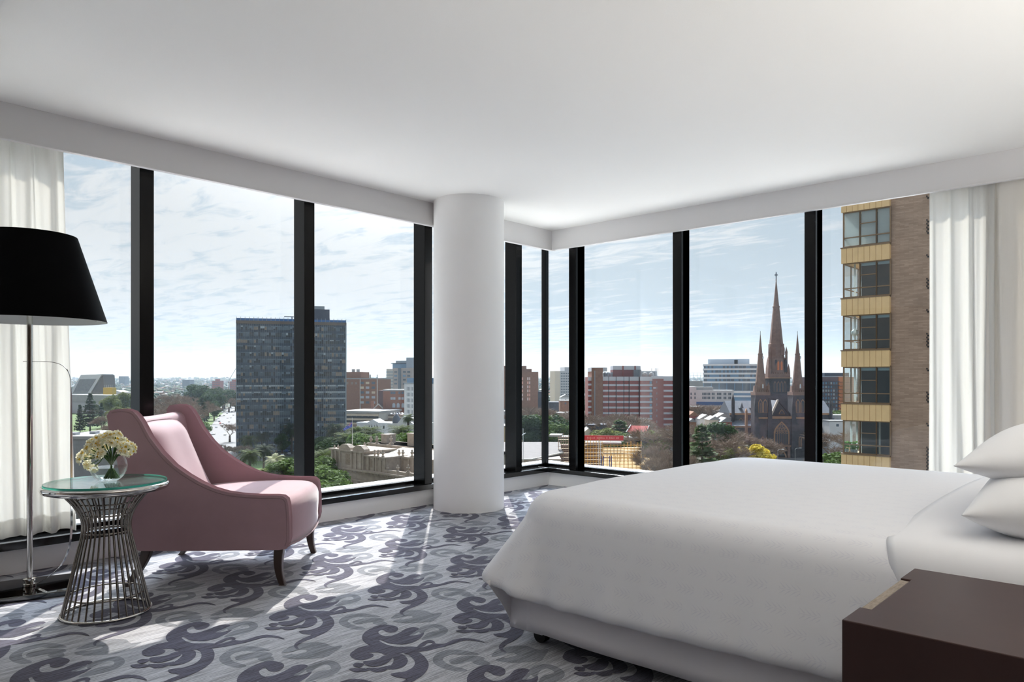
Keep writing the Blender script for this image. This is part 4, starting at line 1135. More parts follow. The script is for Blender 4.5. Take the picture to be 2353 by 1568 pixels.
for px, py, D in ((735, 1052, 235), (752, 1072, 215), (732, 1086, 195), (750, 1104, 180), (736, 1118, 168), (757, 1090, 205)):
    tree('green', px, py, D, 'one of the dense green trees crowded left of the stone building', 'dense green trees left of the stone building', 1.2)

# ---- slanted white hall, yellow plant box and low white roofs at the far left
F = Fac(160, 1000, 210, 1000); G = 1.6809
r = bld('slanted_hall', 'white framed hall with a steep grey slanted roof beside the left curtain', 'building', F)
X = lambda p: (p - 160) * 1000 / FPX
Z = lambda p: h_at(p, 1000)
b = MB(); zb = Z(906)
b.xz([(X(150), 0), (X(207), 0), (X(207), Z(905)), (X(234), Z(860)), (X(186), Z(862)), (X(160), Z(905)), (X(150), Z(905))], 0, 30); b.build('roof_frame', c_white, r)
MB().xz([(X(168), Z(904)), (X(200), Z(904)), (X(221), Z(871)), (X(184), Z(872))], -.8, 0).build('roof_panel', c_roofg, r)
MB().xz([(X(209), Z(905)), (X(238), Z(905)), (X(236), Z(862))], 1, 30).build('side_wall', mat('taupe wall', (112, 108, 106), .9), r)
F = Fac(237, 980, 258, 980); r = bld('plant_box', 'mustard yellow plant box with thin posts on a low white roof', 'building', F)
MB().box(0, F.W, 0, 10, 0, h_at(891, 980)).build('wall', mat('mustard cladding', (206, 170, 60), .8), r)
for k in range(5): MB().box(F.W * k / 5 + .8, F.W * k / 5 + 1.2, 2, 2.4, h_at(891, 980), h_at(885, 980)).build('post', c_steel, r)
F = Fac(150, 930, 262, 900); r = bld('long_shed', 'long low white roofed shed behind the dark pines', 'building', F)
MB().box(0, F.W, 0, 25, 0, h_at(925, 915)).build('wall', mat('grey shed wall', (176, 176, 178), .9), r)
MB().xz([(-2, h_at(926, 915)), (F.W + 3, h_at(926, 915)), (F.W + 14, h_at(908, 915)), (-2, h_at(908, 915))], 0, 26).build('roof', c_roofl, r)
F = Fac(256, 1060, 304, 1060); r = bld('folded_roof_hall', 'low hall with a pointed white folded roof left of the first mullion', 'building', F)
MB().box(0, F.W, 0, 20, 0, h_at(908, 1060)).build('wall', c_conc, r)
MB().xz([(0, h_at(909, 1060)), (F.W * .22, h_at(897, 1060)), (F.W * .5, h_at(902, 1060)), (F.W, h_at(902, 1060)), (F.W, h_at(907, 1060)), (F.W * .4, h_at(909, 1060))], -1, 22).build('roof', c_roofl, r)
# flat grey roof in the foreground behind the vase
F = Fac(120, 232, 300, 232); r = bld('low_office', 'low grey roofed block below the park, seen behind the flower vase', 'building', F)
hh = h_at(1010, 232); MB().box(0, F.W, 0, 26, 0, hh).build('wall', c_roofg, r)
MB().box(-.3, F.W + .3, -.3, 26.3, hh, hh + 1.).build('parapet', c_roofl, r)
for k in range(6): MB().box(3 + k * 3.6, 5 + k * 3.6, 4 + (k % 3) * 5, 6.5 + (k % 3) * 5, hh, hh + 1.9).build('roof_unit', c_steel, r)
MB().box(F.W * .5, F.W * .95, 15, 24, hh, hh + 3).build('roof_house', c_roofg, r)
# the two red towers, blocks on the skyline, crane
def tower(name, label, px0, px1, py0, D, wall, depth, rows, cols, wm=None, cap=None):
    F = Fac(px0, D, px1, D); r = bld(name, label, 'building', F); H = h_at(py0, D)
    MB().box(0, F.W, 0, depth, 0, H).build('wall', wall, r)
    if cap: MB().box(F.W * .3, F.W * .7, depth * .3, depth * .7, H, H + cap).build('lift_house', wall, r)
    if rows:
        ww = F.W / cols * .5; hh = min(2.0, (H * .8) / rows * .5)
        grid_parts(r, 'window', [F.W * (i + .5) / cols for i in range(cols)], lsp(H * .25, H - 1.6 * hh - 1, rows), ww, hh, wm or c_glass)
    return r, F, H
tower('red_tower', 'red brick tower block far off, left of the two', 487, 505, 876, 1950, c_red, 26, 5, 4, cap=5)
tower('red_tower', 'red brick tower block far off, right of the two beside the dark tower', 525, 542, 877, 1850, c_red, 26, 6, 4, cap=5)
tower('skyline_block', 'bluish block on the far skyline right of the slanted hall', 236, 247, 862, 3600, c_slate, 40, 0, 0)
tower('skyline_block', 'wider bluish block on the far skyline left of the first mullion', 273, 286, 865, 3600, c_slate, 40, 0, 0)
tower('skyline_block', 'low dark block on the far skyline above the park trees', 419, 436, 873, 3000, c_slate, 40, 0, 0)
c = thing('tower_crane', 'thin luffing crane beside the right red tower', 'crane', tuple(at_depth(527, 1700, ZG)), TH - PI / 2)
zc = h_at(878, 1700); MB().bar((0, 0, 0), (0, 0, zc), 1.6).build('mast', c_steel, c); MB().bar((-3, 0, zc), (16, 0, h_at(846, 1700)), 1.).build('jib', c_steel, c); MB().bar((0, 0, zc), (-12, 0, zc + 12), .8).build('counter_jib', c_steel, c)

# ---- traffic on the boulevard
m_tyre = mat('tyre black', (24, 24, 26), .8); m_cwin = mat('car window', (40, 46, 54), .15, spec=.7)
def car_mesh(col, nm):
    b = MB(); b.xz([(-2.1, .35), (2.1, .35), (2.15, .75), (1.3, .92), (.7, 1.42), (-1.1, 1.45), (-1.9, .98), (-2.15, .9)], -.85, .85)
    return b.mesh('body', mat(nm, col, .3, .1, coat=.4))
CARS = {k: car_mesh(c_, k + ' car paint') for k, c_ in dict(white=(236, 236, 234), silver=(178, 182, 186), black=(34, 36, 40), red=(168, 40, 36), blue=(60, 86, 132)).items()}
bw = MB(); bw.xz([(1.16, .95), (.66, 1.38), (-1.06, 1.41), (-1.72, 1.0)], -.87, .87); CARW = bw.mesh('window', m_cwin)
wh = MB()
for x in (-1.35, 1.35): wh.lathe([(.001, -.9), (.33, -.9), (.33, .9), (.001, .9)], 0, 0, 10)
ROADV = (on_ground(552, 930) - on_ground(480, 1010)); RA = math.atan2(ROADV.y, ROADV.x)
def car(px, py, col, label, group, rz=None):
    r = thing('car', label, 'car', tuple(on_ground(px, py) + Vector((0, 0, .12))), (RA if rz is None else rz) + RC.choice((0, PI)), group)
    for me, n in ((CARS[col], 'body'), (CARW, 'window')):
        o = bpy.data.objects.new(n, me); COL.objects.link(o); o.parent = r
    for x in (-1.35, 1.35):
        o = bpy.data.objects.new('wheel_pair', WHEEL); COL.objects.link(o); o.parent = r; o.location = (x, 0, .33)
wb = MB(); wb.tube([(0, -.88, 0), (0, .88, 0)], .33, 10); WHEEL = wb.mesh('wheel_pair', m_tyre)
for px, py, col in ((511, 949, 'white'), (505, 957, 'black'), (522, 951, 'silver'), (523, 962, 'white'), (497, 966, 'silver'), (504, 970, 'black'), (516, 945, 'white'), (527, 941, 'white'), (517, 1001, 'silver'), (497, 984, 'silver'), (487, 1000, 'silver'), (477, 1006, 'black'), (534, 930, 'white'), (538, 924, 'white'), (530, 936, 'silver'), (540, 931, 'silver'), (537, 944, 'white'), (526, 971, 'silver'), (502, 963, 'white'), (515, 956, 'white'), (533, 948, 'black'), (541, 939, 'white'), (492, 999, 'white'), (536, 955, 'silver'), (545, 922, 'white'), (520, 936, 'black'), (512, 974, 'white'), (530, 961, 'white'), (508, 944, 'silver')):
    car(px, py, col, 'small %s car in the traffic on the boulevard left of the dark tower' % col, '%s cars on the boulevard' % col)
car(506, 975, 'red', 'small red car in the traffic on the boulevard', None)
for px, py, col, lb in ((648, 1050, 'white', 'white car parked on the grass below the dark tower, left one'), (664, 1046, 'silver', 'silver car parked below the dark tower beside the mullion'), (658, 1040, 'blue', 'blue car parked behind the two below the dark tower')): car(px, py, col, lb, None, 1.2)
r = thing('bus', 'white bus on the boulevard behind the armchair wing', 'bus', tuple(on_ground(482, 988) + Vector((0, 0, .12))), RA)
MB().box(-6, 6, -1.3, 1.3, .4, 3.3).build('body', mat('bus white', (232, 234, 236), .4), r, bevel=.15)
MB().box(-5.6, 6.03, -1.33, 1.33, 1.5, 2.7).build('window', m_cwin, r); 
for x in (-3.8, 3.8):
    o = bpy.data.objects.new('wheel_pair', WHEEL); COL.objects.link(o); o.parent = r; o.location = (x, 0, .45); o.scale = (1.35, 1.5, 1.35)
# ---- dark curtain wall tower
F = Fac(543, 425, 795, 443); r = bld('office_tower', 'tall dark blue glass office tower with blinds, behind the second black mullion', 'building', F)
W = F.W; HT = F.Z(543, 741)
MB().box(.2, W - .2, .3, 22, 0, HT).build('core', c_spand, r)
NF = 20; fh = 3.86; z0 = HT - 1.2 - NF * fh
NM = 52; mw = W / NM
tw = [c_glass, c_glassl, c_glassw, c_spand, mat('deep window', (42, 50, 60), .2, spec=.6), mat('grey blue blind', (110, 126, 140), .4)]
for k in range(NF):
    z = z0 + k * fh; b = MB()
    light = k in (8, 9, 10); lit = k in (5, 6, 7, 14, 15, 16, 17, 18)
    i = 0
    while i < NM:
        n = RC.choice((1, 1, 1, 1, 2)); n = min(n, NM - i); x0, x1 = i * mw + .08, (i + n) * mw - .08; q = RC.random()
        if q < .30: m0 = 4
        elif q < .46: m0 = 2
        elif q < .88: m0 = 0
        elif q < .95: m0 = 5
        else: m0 = 1
        hh = 2.35; d = RC.uniform(.5, 1.7) if m0 in (1, 5) else hh
        b.box(x0, x1, .0, .3, z + .95, z + .95 + hh, 4 if d < hh else m0)
        if d < hh: b.box(x0, x1, -.02, .3, z + .95 + hh - d, z + .95 + hh, m0)
        elif light: b.box(x0, x1, -.02, .3, z + 2.35, z + 3.3, 1 if RC.random() < .85 else 5)
        elif RC.random() < .5: b.box(x0, x1, -.02, .3, z + 2.75, z + 3.3, 5)
        i += n
    b.build('window_band', tw, r)
b = MB()
for i in range(NM + 1): b.box(i * mw - .05, i * mw + .05, -.16, .1, 2, HT - .5)
b.build('mullion_grid', c_alu, r)
b = MB(); b.box(-.2, .25, -.2, 22, 0, HT + .6); b.build('corner_trim', c_alu, r); b = MB(); b.box(W - .4, W + .3, -.2, 22, 0, HT + .6); b.build('corner_trim', c_alu, r)
MB().box(-.2, W + .3, -.2, 22, HT - .6, HT + 1.2).build('roof_band', mat('brown roof band', (112, 100, 92), .8), r)
b = MB(); m_net = mat('blue roof netting', (70, 112, 168), .8)
b.box(0, W, 0, .3, HT + 1.2, HT + 2.6)
b.build('roof_screen', m_net, r)
b = MB()
for i in range(27): b.box(i * W / 26 - .12, i * W / 26 + .12, -.1, .4, HT + 1.2, HT + 3.4)
b.build('screen_post', c_alu, r)
xa, xb = F.X(718, 10), F.X(757, 10); zt = F.Z(740, 712, 10)
MB().box(xa, xb, 8, 20, HT, zt).build('plant_room', c_slate, r)
MB().box(xa + .2, xb - 3, 7.8, 18, zt, zt + 1.9).build('plant_louvre', c_alu, r)
xc = F.X(671); MB().box(xc - .5, xc + .5, 3, 4, HT, HT + 4.6).build('roof_crane', c_steel, r); MB().box(xc - 4.5, xc + 1, 3.2, 3.8, HT + 4.0, HT + 4.6).build('crane_arm', c_steel, r)

# ---- brick blocks right of the tower
F = Fac(780, 700, 868, 690); r = bld('brick_block', 'brown brick block with square windows right of the dark tower', 'building', F)
H = F.Z(830, 872); MB().box(0, F.W, 0, 30, 0, H).build('wall', c_brown, r); MB().box(-.5, F.W + .4, -.4, 30, H, H + 1.2).build('roof_edge', c_roofl, r)
xs = [F.X(p) for p in (832, 844.5, 858)]; zs = [F.Z(845, p) for p in (883, 894, 905, 916, 928)]
grid_parts(r, 'window', xs, zs, 3.6, 2.2, [c_glassl, c_glass, mat('warm blind', (206, 196, 172), .6)])
grid_parts(r, 'window', [F.X(p) for p in (798, 809, 818)], [F.Z(810, 884)], 2.2, 2.4, [c_glassw])
MB().box(F.X(827), F.X(828.5), -.3, 0, 0, H).build('rib', c_conc, r); MB().box(F.X(866), F.X(868), -.3, 0, 0, H).build('rib', c_conc, r)
xa, xb = F.X(780), F.X(823); zt = F.Z(810, 855); MB().box(xa, xb, 6, 24, H, zt).build('roof_house', c_brown, r)
for p in (801, 812): MB().lathe([(1.6, zt), (1.6, zt + 2.8), (.2, zt + 3.2)], F.X(p), 10, 12).build('water_tank', c_steel, r)
for p in (843, 846, 861): MB().box(F.X(p) - .25, F.X(p) + .25, 5, 5.5, H, H + 4.5).build('antenna', c_dark, r)
F = Fac(868, 640, 935, 640); r = bld('brick_hall', 'orange brick building with arched lower windows left of the grey office', 'building', F)
H = F.Z(900, 899); MB().box(F.X(880), F.W, 0, 22, 0, H).build('wall', c_orange, r); MB().box(0, F.X(880), 3, 22, 0, F.Z(874, 898)).build('wing', mat('plum wall', (96, 74, 74), .9), r)
MB().box(F.X(880), F.W + .5, -.4, 22, H, H + 1.4).build('roof_edge', c_roofl, r)
grid_parts(r, 'window', [F.X(p) for p in (900, 906, 918, 925)], [F.Z(905, 906), F.Z(905, 919)], 2.0, 2.2, [c_glass, c_glassl])
for p in (905, 915, 926):
    x = F.X(p); MB().xz([(x - 1.3, F.Z(p, 937)), (x + 1.3, F.Z(p, 937)), (x + 1.3, F.Z(p, 930)), (x + .7, F.Z(p, 927)), (x - .7, F.Z(p, 927)), (x - 1.3, F.Z(p, 930))], -.15, .1).build('arched_window', c_glassl, r)
# pale office with rounded banded front and taller grey block behind
F = Fac(884, 900, 956, 890); r = bld('banded_office', 'pale office with a curved banded front and glass top floors right of the brick block', 'building', F)
H = F.Z(900, 848); xa, xb = 0, F.X(903)
pl = [(xa, 8), (xa + .4, 4), (xa + 2, 1.5), (xa + 5, 0), (xb, 0), (xb, 30), (xa, 30)]
MB().prism(pl, 0, H).build('curved_front', c_conc, r)
for k in range(7):
    z = F.Z(893, 853.5 + k * 7.2); MB().prism([(x - (.15 if i < 3 else 0), y - .15) for i, (x, y) in enumerate(pl)], z - 1.9, z).build('window_band', c_alu, r)
MB().box(xb, F.W, .5, 30, 0, F.Z(930, 846)).build('side_block', mat('warm grey wall', (176, 170, 168), .9), r)
MB().box(F.X(914.5), F.X(921), -.2, .6, 0, F.Z(918, 846)).build('glass_slot', c_glass, r)
grid_parts(r, 'window', [F.X(p) for p in (909, 929, 939)], [F.Z(929, p) for p in (857, 866, 875, 884)], 3.6, 2., [c_glass, c_glassb])
MB().box(F.X(899), F.X(935), 4, 26, H, F.Z(916, 836)).build('glass_floor', c_glassb, r); MB().box(F.X(896), F.X(936), 3, 27, F.Z(916, 836), F.Z(916, 835) + .4).build('roof_fin', c_slate, r)
MB().box(F.X(905), F.X(934), 6, 26, F.Z(916, 836), F.Z(916, 829)).build('upper_floor', c_alu, r)
MB().box(F.X(932), F.W, 2, 30, H, F.Z(940, 822)).build('grey_tower', mat('blue grey cladding', (158, 170, 186), .6), r)
F = Fac(929, 520, 956, 505); r = bld('white_office', 'white office with rows of narrow dark windows left of the third black mullion', 'building', F)
H = F.Z(940, 882); MB().box(0, F.W, 0, 20, 0, H).build('wall', c_white, r); MB().box(0, F.W, 2, 18, H, F.Z(940, 869)).build('roof_house', c_glassb, r); MB().box(-.3, F.W, -.4, 20, H - .2, H + .6).build('roof_edge', c_alu, r)
grid_parts(r, 'window', [F.X(p) for p in (935.5, 938.5, 941.8, 945, 948.2)], [F.Z(940, 898 + k * 13.2) for k in range(7)], .62, 2.6, c_glass)
# car park terraces with glinting parked cars, pediment, gabled church
F = Fac(780, 600, 870, 590); r = bld('car_park', 'brown open car park with a bright white roof below the brick block', 'building', F)
H = F.Z(825, 945); MB().box(0, F.W, 0, 40, 0, H - 7.5).build('wall', mat('taupe render', (150, 134, 120), .9), r)
for k, p in enumerate((952, 962, 972)): MB().box(0, F.W, -.5, .2, F.Z(825, p + 4), F.Z(825, p)).build('parapet', mat('beige band', (198, 184, 164), .9), r)
for k, p in enumerate((957, 967)): MB().box(.5, F.W - .5, -.2, .3, F.Z(825, p + 4.5), F.Z(825, p)).build('open_deck', c_dark, r)
MB().box(0, F.W, 1, 40, H - 7.5, H - 1.5).build('top_floor', c_conc, r); grid_parts(r, 'window', [F.X(p) for p in (800, 812, 824, 838, 852)], [H - 5.6], 4, 2.4, c_glass, 0.85, 1.1)
MB().box(-.5, F.W + 1, 0, 42, H - 1.5, H).build('roof', c_roofl, r)
F = Fac(870, 610, 935, 600); r = bld('car_deck', 'low brown deck with glinting parked cars on top, below the orange brick building', 'building', F)
H = F.Z(900, 954); MB().box(0, F.W, 0, 40, 0, H).build('wall', mat('dark brown deck', (112, 92, 82), .9), r)
for k, p in enumerate((957, 967)): MB().box(0, F.W, -.4, .2, F.Z(900, p + 4), F.Z(900, p)).build('parapet', MATS['beige band'], r)
for k in range(13):
    q = thing('car', 'parked car glinting on the brown deck below the orange brick building', 'car', tuple(F.a + F.u * (1.5 + k * 1.75) + F.n * (2 + (k * 5 % 3) * 7) + Vector((0, 0, H))), F.rz + PI / 2, 'cars parked on the deck')
    for me, n in ((CARS[('white', 'silver', 'white', 'silver', 'blue')[k % 5]], 'body'), (CARW, 'window')):
        o = bpy.data.objects.new(n, me); COL.objects.link(o); o.parent = q
F = Fac(853, 640, 886, 640); r = bld('gabled_hall', 'dark gabled hall with quoined brick turrets behind the car park', 'building', F)
za, zb = F.Z(870, 945), F.Z(870, 930); MB().xz([(0, 0), (F.W, 0), (F.W, za), (F.W / 2, zb), (0, za)], 0, 14).build('wall', c_brown, r)
MB().xz([(-.4, za - .6), (F.W / 2, zb - .2), (F.W + .4, za - .6), (F.W + .4, za + .3), (F.W / 2, zb + .8), (-.4, za + .3)], -.3, 14.2).build('roof', c_conc, r)
for x in (.9, F.W - .9): MB().box(x - 1.2, x + 1.2, -.5, 2, 0, F.Z(870, 922)).build('turret', c_orange, r)
F = Fac(835, 470, 895, 465); r = bld('pediment_hall', 'white classical hall with a small pediment behind the palms', 'building', F)
za = F.Z(857, 975); MB().box(F.X(820), F.W, 0, 14, 0, za).build('wall', c_white, r); MB().box(F.X(820), F.W, -.6, 14, za, za + 1.).build('cornice', c_white, r)
MB().xz([(F.X(845), za + 1), (F.X(871), za + 1), (F.X(857.5), F.Z(857, 964))], -.6, 10).build('pediment', c_white, r)
for p in (846, 852, 858, 864, 870, 878, 886): MB().box(F.X(p) - .5, F.X(p) + .5, -.5, .1, 0, za).build('pilaster', c_white, r)
grid_parts(r, 'window', [F.X(p) for p in (849, 855, 861, 867, 882)], [F.Z(857, 985)], .9, 1.8, c_dark)
F = Fac(892, 425, 960, 415); r = bld('domed_hall', 'white hall with a grey ribbed dome and curved gable left of the third mullion', 'building', F)
za = F.Z(905, 975); MB().box(0, F.W, 0, 16, 0, za).build('wall', c_white, r); MB().box(-.4, F.W + .4, -.4, 16.4, za - .5, za + .5).build('cornice', c_white, r)
x = F.X(904.5); dm = [(2.35, 0), (2.4, .6), (2.3, 2.0), (1.9, 3.3), (1.2, 4.4), (.5, 5.0), (.25, 5.3)]
MB().lathe([(a, za + .5 + c) for a, c in dm], x, 2.6, 16).build('dome', c_slate, r, smooth=True); MB().lathe([(.3, za + 5.7), (.35, za + 6.3), (.1, za + 7.2)], x, 2.6, 8).build('finial', c_white, r)
xa, xb = F.X(914), F.X(950); xm = F.X(928.5); MB().xz([(xa, za + .5), (xb, za + .5), (xb - 1, za + 1.2), (xm + 3, za + 2.0), (xm + 1.2, za + 4.2), (xm, za + 4.8), (xm - 1.2, za + 4.2), (xm - 3, za + 2.0), (xa + .6, za + 1.2)], -.3, 1).build('curved_gable', c_white, r)
MB().xz([(F.X(912), za + .5), (F.W, za + .5), (F.W, za + 3.4), (F.X(912), za + 3.4)], 4, 14).build('roof', c_roofl, r)
for p in (905.5, 918, 931, 944):
    x = F.X(p); MB().xz([(x - .55, F.Z(p, 998)), (x + .55, F.Z(p, 998)), (x + .55, F.Z(p, 991)), (x + .3, F.Z(p, 989.5)), (x - .3, F.Z(p, 989.5)), (x - .55, F.Z(p, 991))], -.12, .1).build('arched_window', c_glass, r)

# ---- ornate sandstone building nearest the left window
F = Fac(764, 239.6, 956, 211.2); r = bld('sandstone_hall', 'ornate weathered sandstone hall with parapets below the flag', 'building', F)
W = F.W; zc = F.Z(823, 1082)                                     # main cornice height
at_ = F.Z(800, 1036)                                             # attic height of the left pavilion
xp = F.X(838); xq = F.X(886)
MB().box(0, W, 0, 34, 0, zc).build('wall', c_stone, r)
for z, d, h, n in ((zc, 1.3, .55, 'cornice'), (zc - .7, .7, .7, 'frieze'), (zc - 3.2, .35, .45, 'string_course')): MB().box(-d, W, -d, 34, z, z + h).build(n, c_stone, r)
b = MB()
for k in range(60): b.box(k * W / 60, k * W / 60 + .3, -1.1, -.3, zc - .55, zc - .05)
b.build('dentil_row', c_stone, r)
for k in range(13):
    x = .8 + k * (W - 1.6) / 12; MB().lathe([(.55, 2), (.55, 2.6), (.45, 3), (.42, zc - 4.6), (.55, zc - 4.2), (.6, zc - 3.4)], x, -.2, 10).build('column', c_stone, r, smooth=True)
for k in range(12):
    x = .8 + (k + .5) * (W - 1.6) / 12; MB().box(x - .5, x + .5, -.06, .2, zc - 9, zc - 4.4).build('window', c_dark, r)
# left pavilion attic
MB().box(0, xp, -.6, 12, zc, at_).build('attic', c_stone, r); MB().box(-.5, xp + .4, -1.1, 12.4, at_ - .2, at_ + .35).build('attic_cornice', c_stone, r)
for p in (768, 776.5, 786, 812, 822, 833): MB().box(F.X(p) - .4, F.X(p) + .4, -.95, -.5, zc, at_).build('attic_pilaster', c_stone, r)
for p0, p1 in ((769.5, 774), (778, 781), (798, 809)): MB().box(F.X(p0), F.X(p1), -.7, -.55, zc + 1.6, at_ - .9).build('carved_panel', mat('sandstone relief', (146, 132, 118), .95, var=.3, scale=2.5), r)
def acro(x0, x1, z, h, y0, y1):
    b = MB(); m = (x0 + x1) / 2; w = x1 - x0
    b.xz([(x0, z), (x1, z), (x1 - .05 * w, z + .45 * h), (x1 - .22 * w, z + .8 * h), (x1 - .3 * w, z + h), (x0 + .3 * w, z + h), (x0 + .22 * w, z + .8 * h), (x0 + .05 * w, z + .45 * h)], y0, y1); return b.build('parapet_block', c_stone, r, bevel=.05)
acro(F.X(782), F.X(808.5), at_ + .3, 1.7, -.6, 1.5); acro(F.X(813), F.X(841), at_ + .1, 1.9, -.6, 1.5)
URN = MB().lathe([(.35, 0), (.38, .25), (.16, .35), (.16, .5), (.42, .9), (.46, 1.2), (.3, 1.35), (.2, 1.5), (.28, 1.75), (.16, 2.0), (.04, 2.1)], 0, 0, 10).mesh('urn', c_stone, True)
def urn(px, py, y, s=1.):
    x = F.X(px, y); z = F.Z(px, py, y); q = bpy.data.objects.new('urn', URN); COL.objects.link(q); q.parent = r; q.location = (x, y, z); q.scale = (s * 1.25, s * 1.25, s)
    MB().box(x - .55 * s, x + .55 * s, y - .55 * s, y + .55 * s, z - 1.1 * s, z).build('pedestal', c_stone, r)
urn(769, 1035, .4, .8); urn(777, 1034, .4, .8); urn(838, 1030, 5, .9)
# middle bay and right wing
am = F.Z(865, 1051); MB().box(xp, xq, .2, 12, zc, am).build('attic', c_stone, r); MB().box(xp, xq + .4, -.3, 12.4, am - .2, am + .3).build('attic_cornice', c_stone, r)
for p in (846, 858, 864, 874, 883): MB().box(F.X(p) - .35, F.X(p) + .35, -.1, .3, zc, am).build('attic_pilaster', c_stone, r)
MB().box(F.X(848), F.X(855), .1, .3, zc + 1.5, am - .8).build('carved_panel', MATS['sandstone relief'], r)
for p in (861, 869, 880): urn(p, 1050, .6, 1.05)
ar = F.Z(920, 1050, 6); MB().box(F.X(886, 6), W + 4, 6, 20, zc, ar).build('upper_wall', c_stone, r); MB().box(F.X(886, 6) - .2, W + 4, 5.6, 20, ar - .4, ar + .2).build('upper_cornice', c_stone, r)
for p in (890, 904, 918, 925, 940, 950): MB().box(F.X(p, 6) - .4, F.X(p, 6) + .4, 5.7, 6.1, zc, ar).build('upper_pilaster', c_stone, r)
for p in (917, 926, 947): urn(p, 1049, 6.4, 1.0)
bl = F.Z(920, 1084); MB().box(xq, W, -.4, .3, zc, bl + .0 if bl > zc + .6 else zc + 1.1).build('balustrade', c_stone, r)
for p in (891, 914, 938): urn(p, 1084, 0, .95)
# ribbed metal roof and rear block
xa, xb, xm = F.X(884, 8), W + 8, F.X(920, 14); zr = F.Z(921, 1029, 14)
b = MB(); b.add([(xa, 8, ar + .2), (xb, 8, ar + .2), (xb, 24, ar + .2), (xa + 2, 24, ar + .2), (xm, 15, zr), (xb, 15, zr)], [(0, 1, 5, 4), (4, 5, 2, 3), (0, 4, 3)])
for k in range(26):
    t = k / 25; x = xa + (xb - xa) * t; top = Vector((max(xm, x), 15, zr)); bot = Vector((x, 8, ar + .25))
    if x < xm: u = (x - xa) / (xm - xa); top = Vector((x, 8 + 7 * u, ar + .25 + (zr - ar - .2) * u))
    if (top - bot).length > .1: b.bar(bot, top, .08, .16)
b.build('ribbed_roof', mat('zinc roof', (188, 182, 170), .5, .2), r)
zb_ = F.Z(890, 1022, 24); MB().box(F.X(846, 24), W + 10, 24, 34, zc, zb_).build('rear_block', c_stone, r); MB().box(F.X(845, 24), W + 10, 23.5, 34.5, zb_ - .6, zb_).build('rear_cornice', c_stone, r)
for p0, p1, p in ((876, 889, 1001), (936, 952, 999)): MB().box(F.X(p0, 26), F.X(p1, 26), 26, 30, zb_, F.Z(p0, p, 26)).build('chimney', c_stone, r); MB().box(F.X(p0, 26) - .2, F.X(p1, 26) + .2, 25.8, 30.2, F.Z(p0, p, 26), F.Z(p0, p, 26) + .5).build('chimney_cap', c_stone, r)
for p in (852.5, 866, 899): urn(p, 1019, 24.5, 1.25)
# flag on its pole, standing on the pavilion roof
px_f = 809.5; Df = F.D(px_f, 2.5); pf = at_depth(px_f, Df); ztop = z_at(960, Df); zbase = ZG + at_ + .3
fp = thing('flagpole', 'white flagpole on the roof of the sandstone hall', 'flagpole', (pf.x, pf.y, zbase))
MB().lathe([(.09, 0), (.06, ztop - zbase - .2), (.1, ztop - zbase - .15), (.02, ztop - zbase)], 0, 0, 10).build('pole', c_white, fp, smooth=True); MB().lathe([(.3, 0), (.3, .25), (.12, .4)], 0, 0, 10).build('foot', c_white, fp)
fz = z_at(969, Df); fs_ = Df / FPX
def flagp(u, v):
    """u along the fly (drooping to the left), v down the hoist"""
    x = -20 * u * fs_; z = fz - (6.5 * v + 17 * u * (1 - .12 * v)) * fs_ - (6 * v * (1 - u)) * fs_; d = .28 * math.sin(6 * u + 2 * v) * u
    return Vector((pf.x, pf.y, z)) + Vector((ST, -CT, 0)) * (x - .07) + Vector((CT, ST, 0)) * d
fl_ = thing('flag', 'dark blue flag with a red and white cross corner on the white pole', 'flag', (pf.x, pf.y, fz))
O = Vector((pf.x, pf.y, fz))
def fpatch(u0, u1, v0, v1, off, nm, m, n=10):
    cdir = Vector((-CT, -ST, 0)) * off
    MB().grid(lambda i, j: flagp(u0 + (u1 - u0) * i / (n - 1), v0 + (v1 - v0) * j / (n - 1)) - O + cdir, n, n).build(nm, m, fl_, smooth=True)
m_fb = mat('flag blue', (58, 66, 122), .8, trans=.3); m_fr = mat('flag red', (196, 48, 54), .8); m_fw = mat('flag white', (228, 228, 232), .8)
fpatch(0, 1, 0, 1, 0, 'cloth', m_fb, 14); fpatch(0, .5, .17, .33, .02, 'white_cross', m_fw); fpatch(.2, .3, 0, .5, .02, 'white_cross', m_fw); fpatch(0, .5, .21, .29, .04, 'red_cross', m_fr); fpatch(.225, .275, 0, .5, .04, 'red_cross', m_fr)
for u, v in ((.25, .76), (.75, .2), (.75, .8), (.66, .48), (.86, .42)): fpatch(u - .03, u + .03, v - .05, v + .05, .03, 'star', m_fw, 3)
# ================================================================== right hand view
def arch(x0, x1, zb, zt, rise=None, n=5):
    """pointed arch outline"""
    w = x1 - x0; rise = rise or w * .85; zs = zt - rise; xm = (x0 + x1) / 2
    L_ = [(x0 + (xm - x0) * math.sin(PI / 2 * t / n) ** 1.6 if t else x0, zs + rise * math.sin(PI / 2 * t / n)) for t in range(n + 1)]
    Rr = [(2 * xm - x, z) for x, z in reversed(L_[:-1])]
    return [(x0, zb), (x1, zb)] + [(x, z) for x, z in Rr[::-1][::-1]][::-1][::-1] and [(x0, zb)] + L_ + Rr + [(x1, zb)]
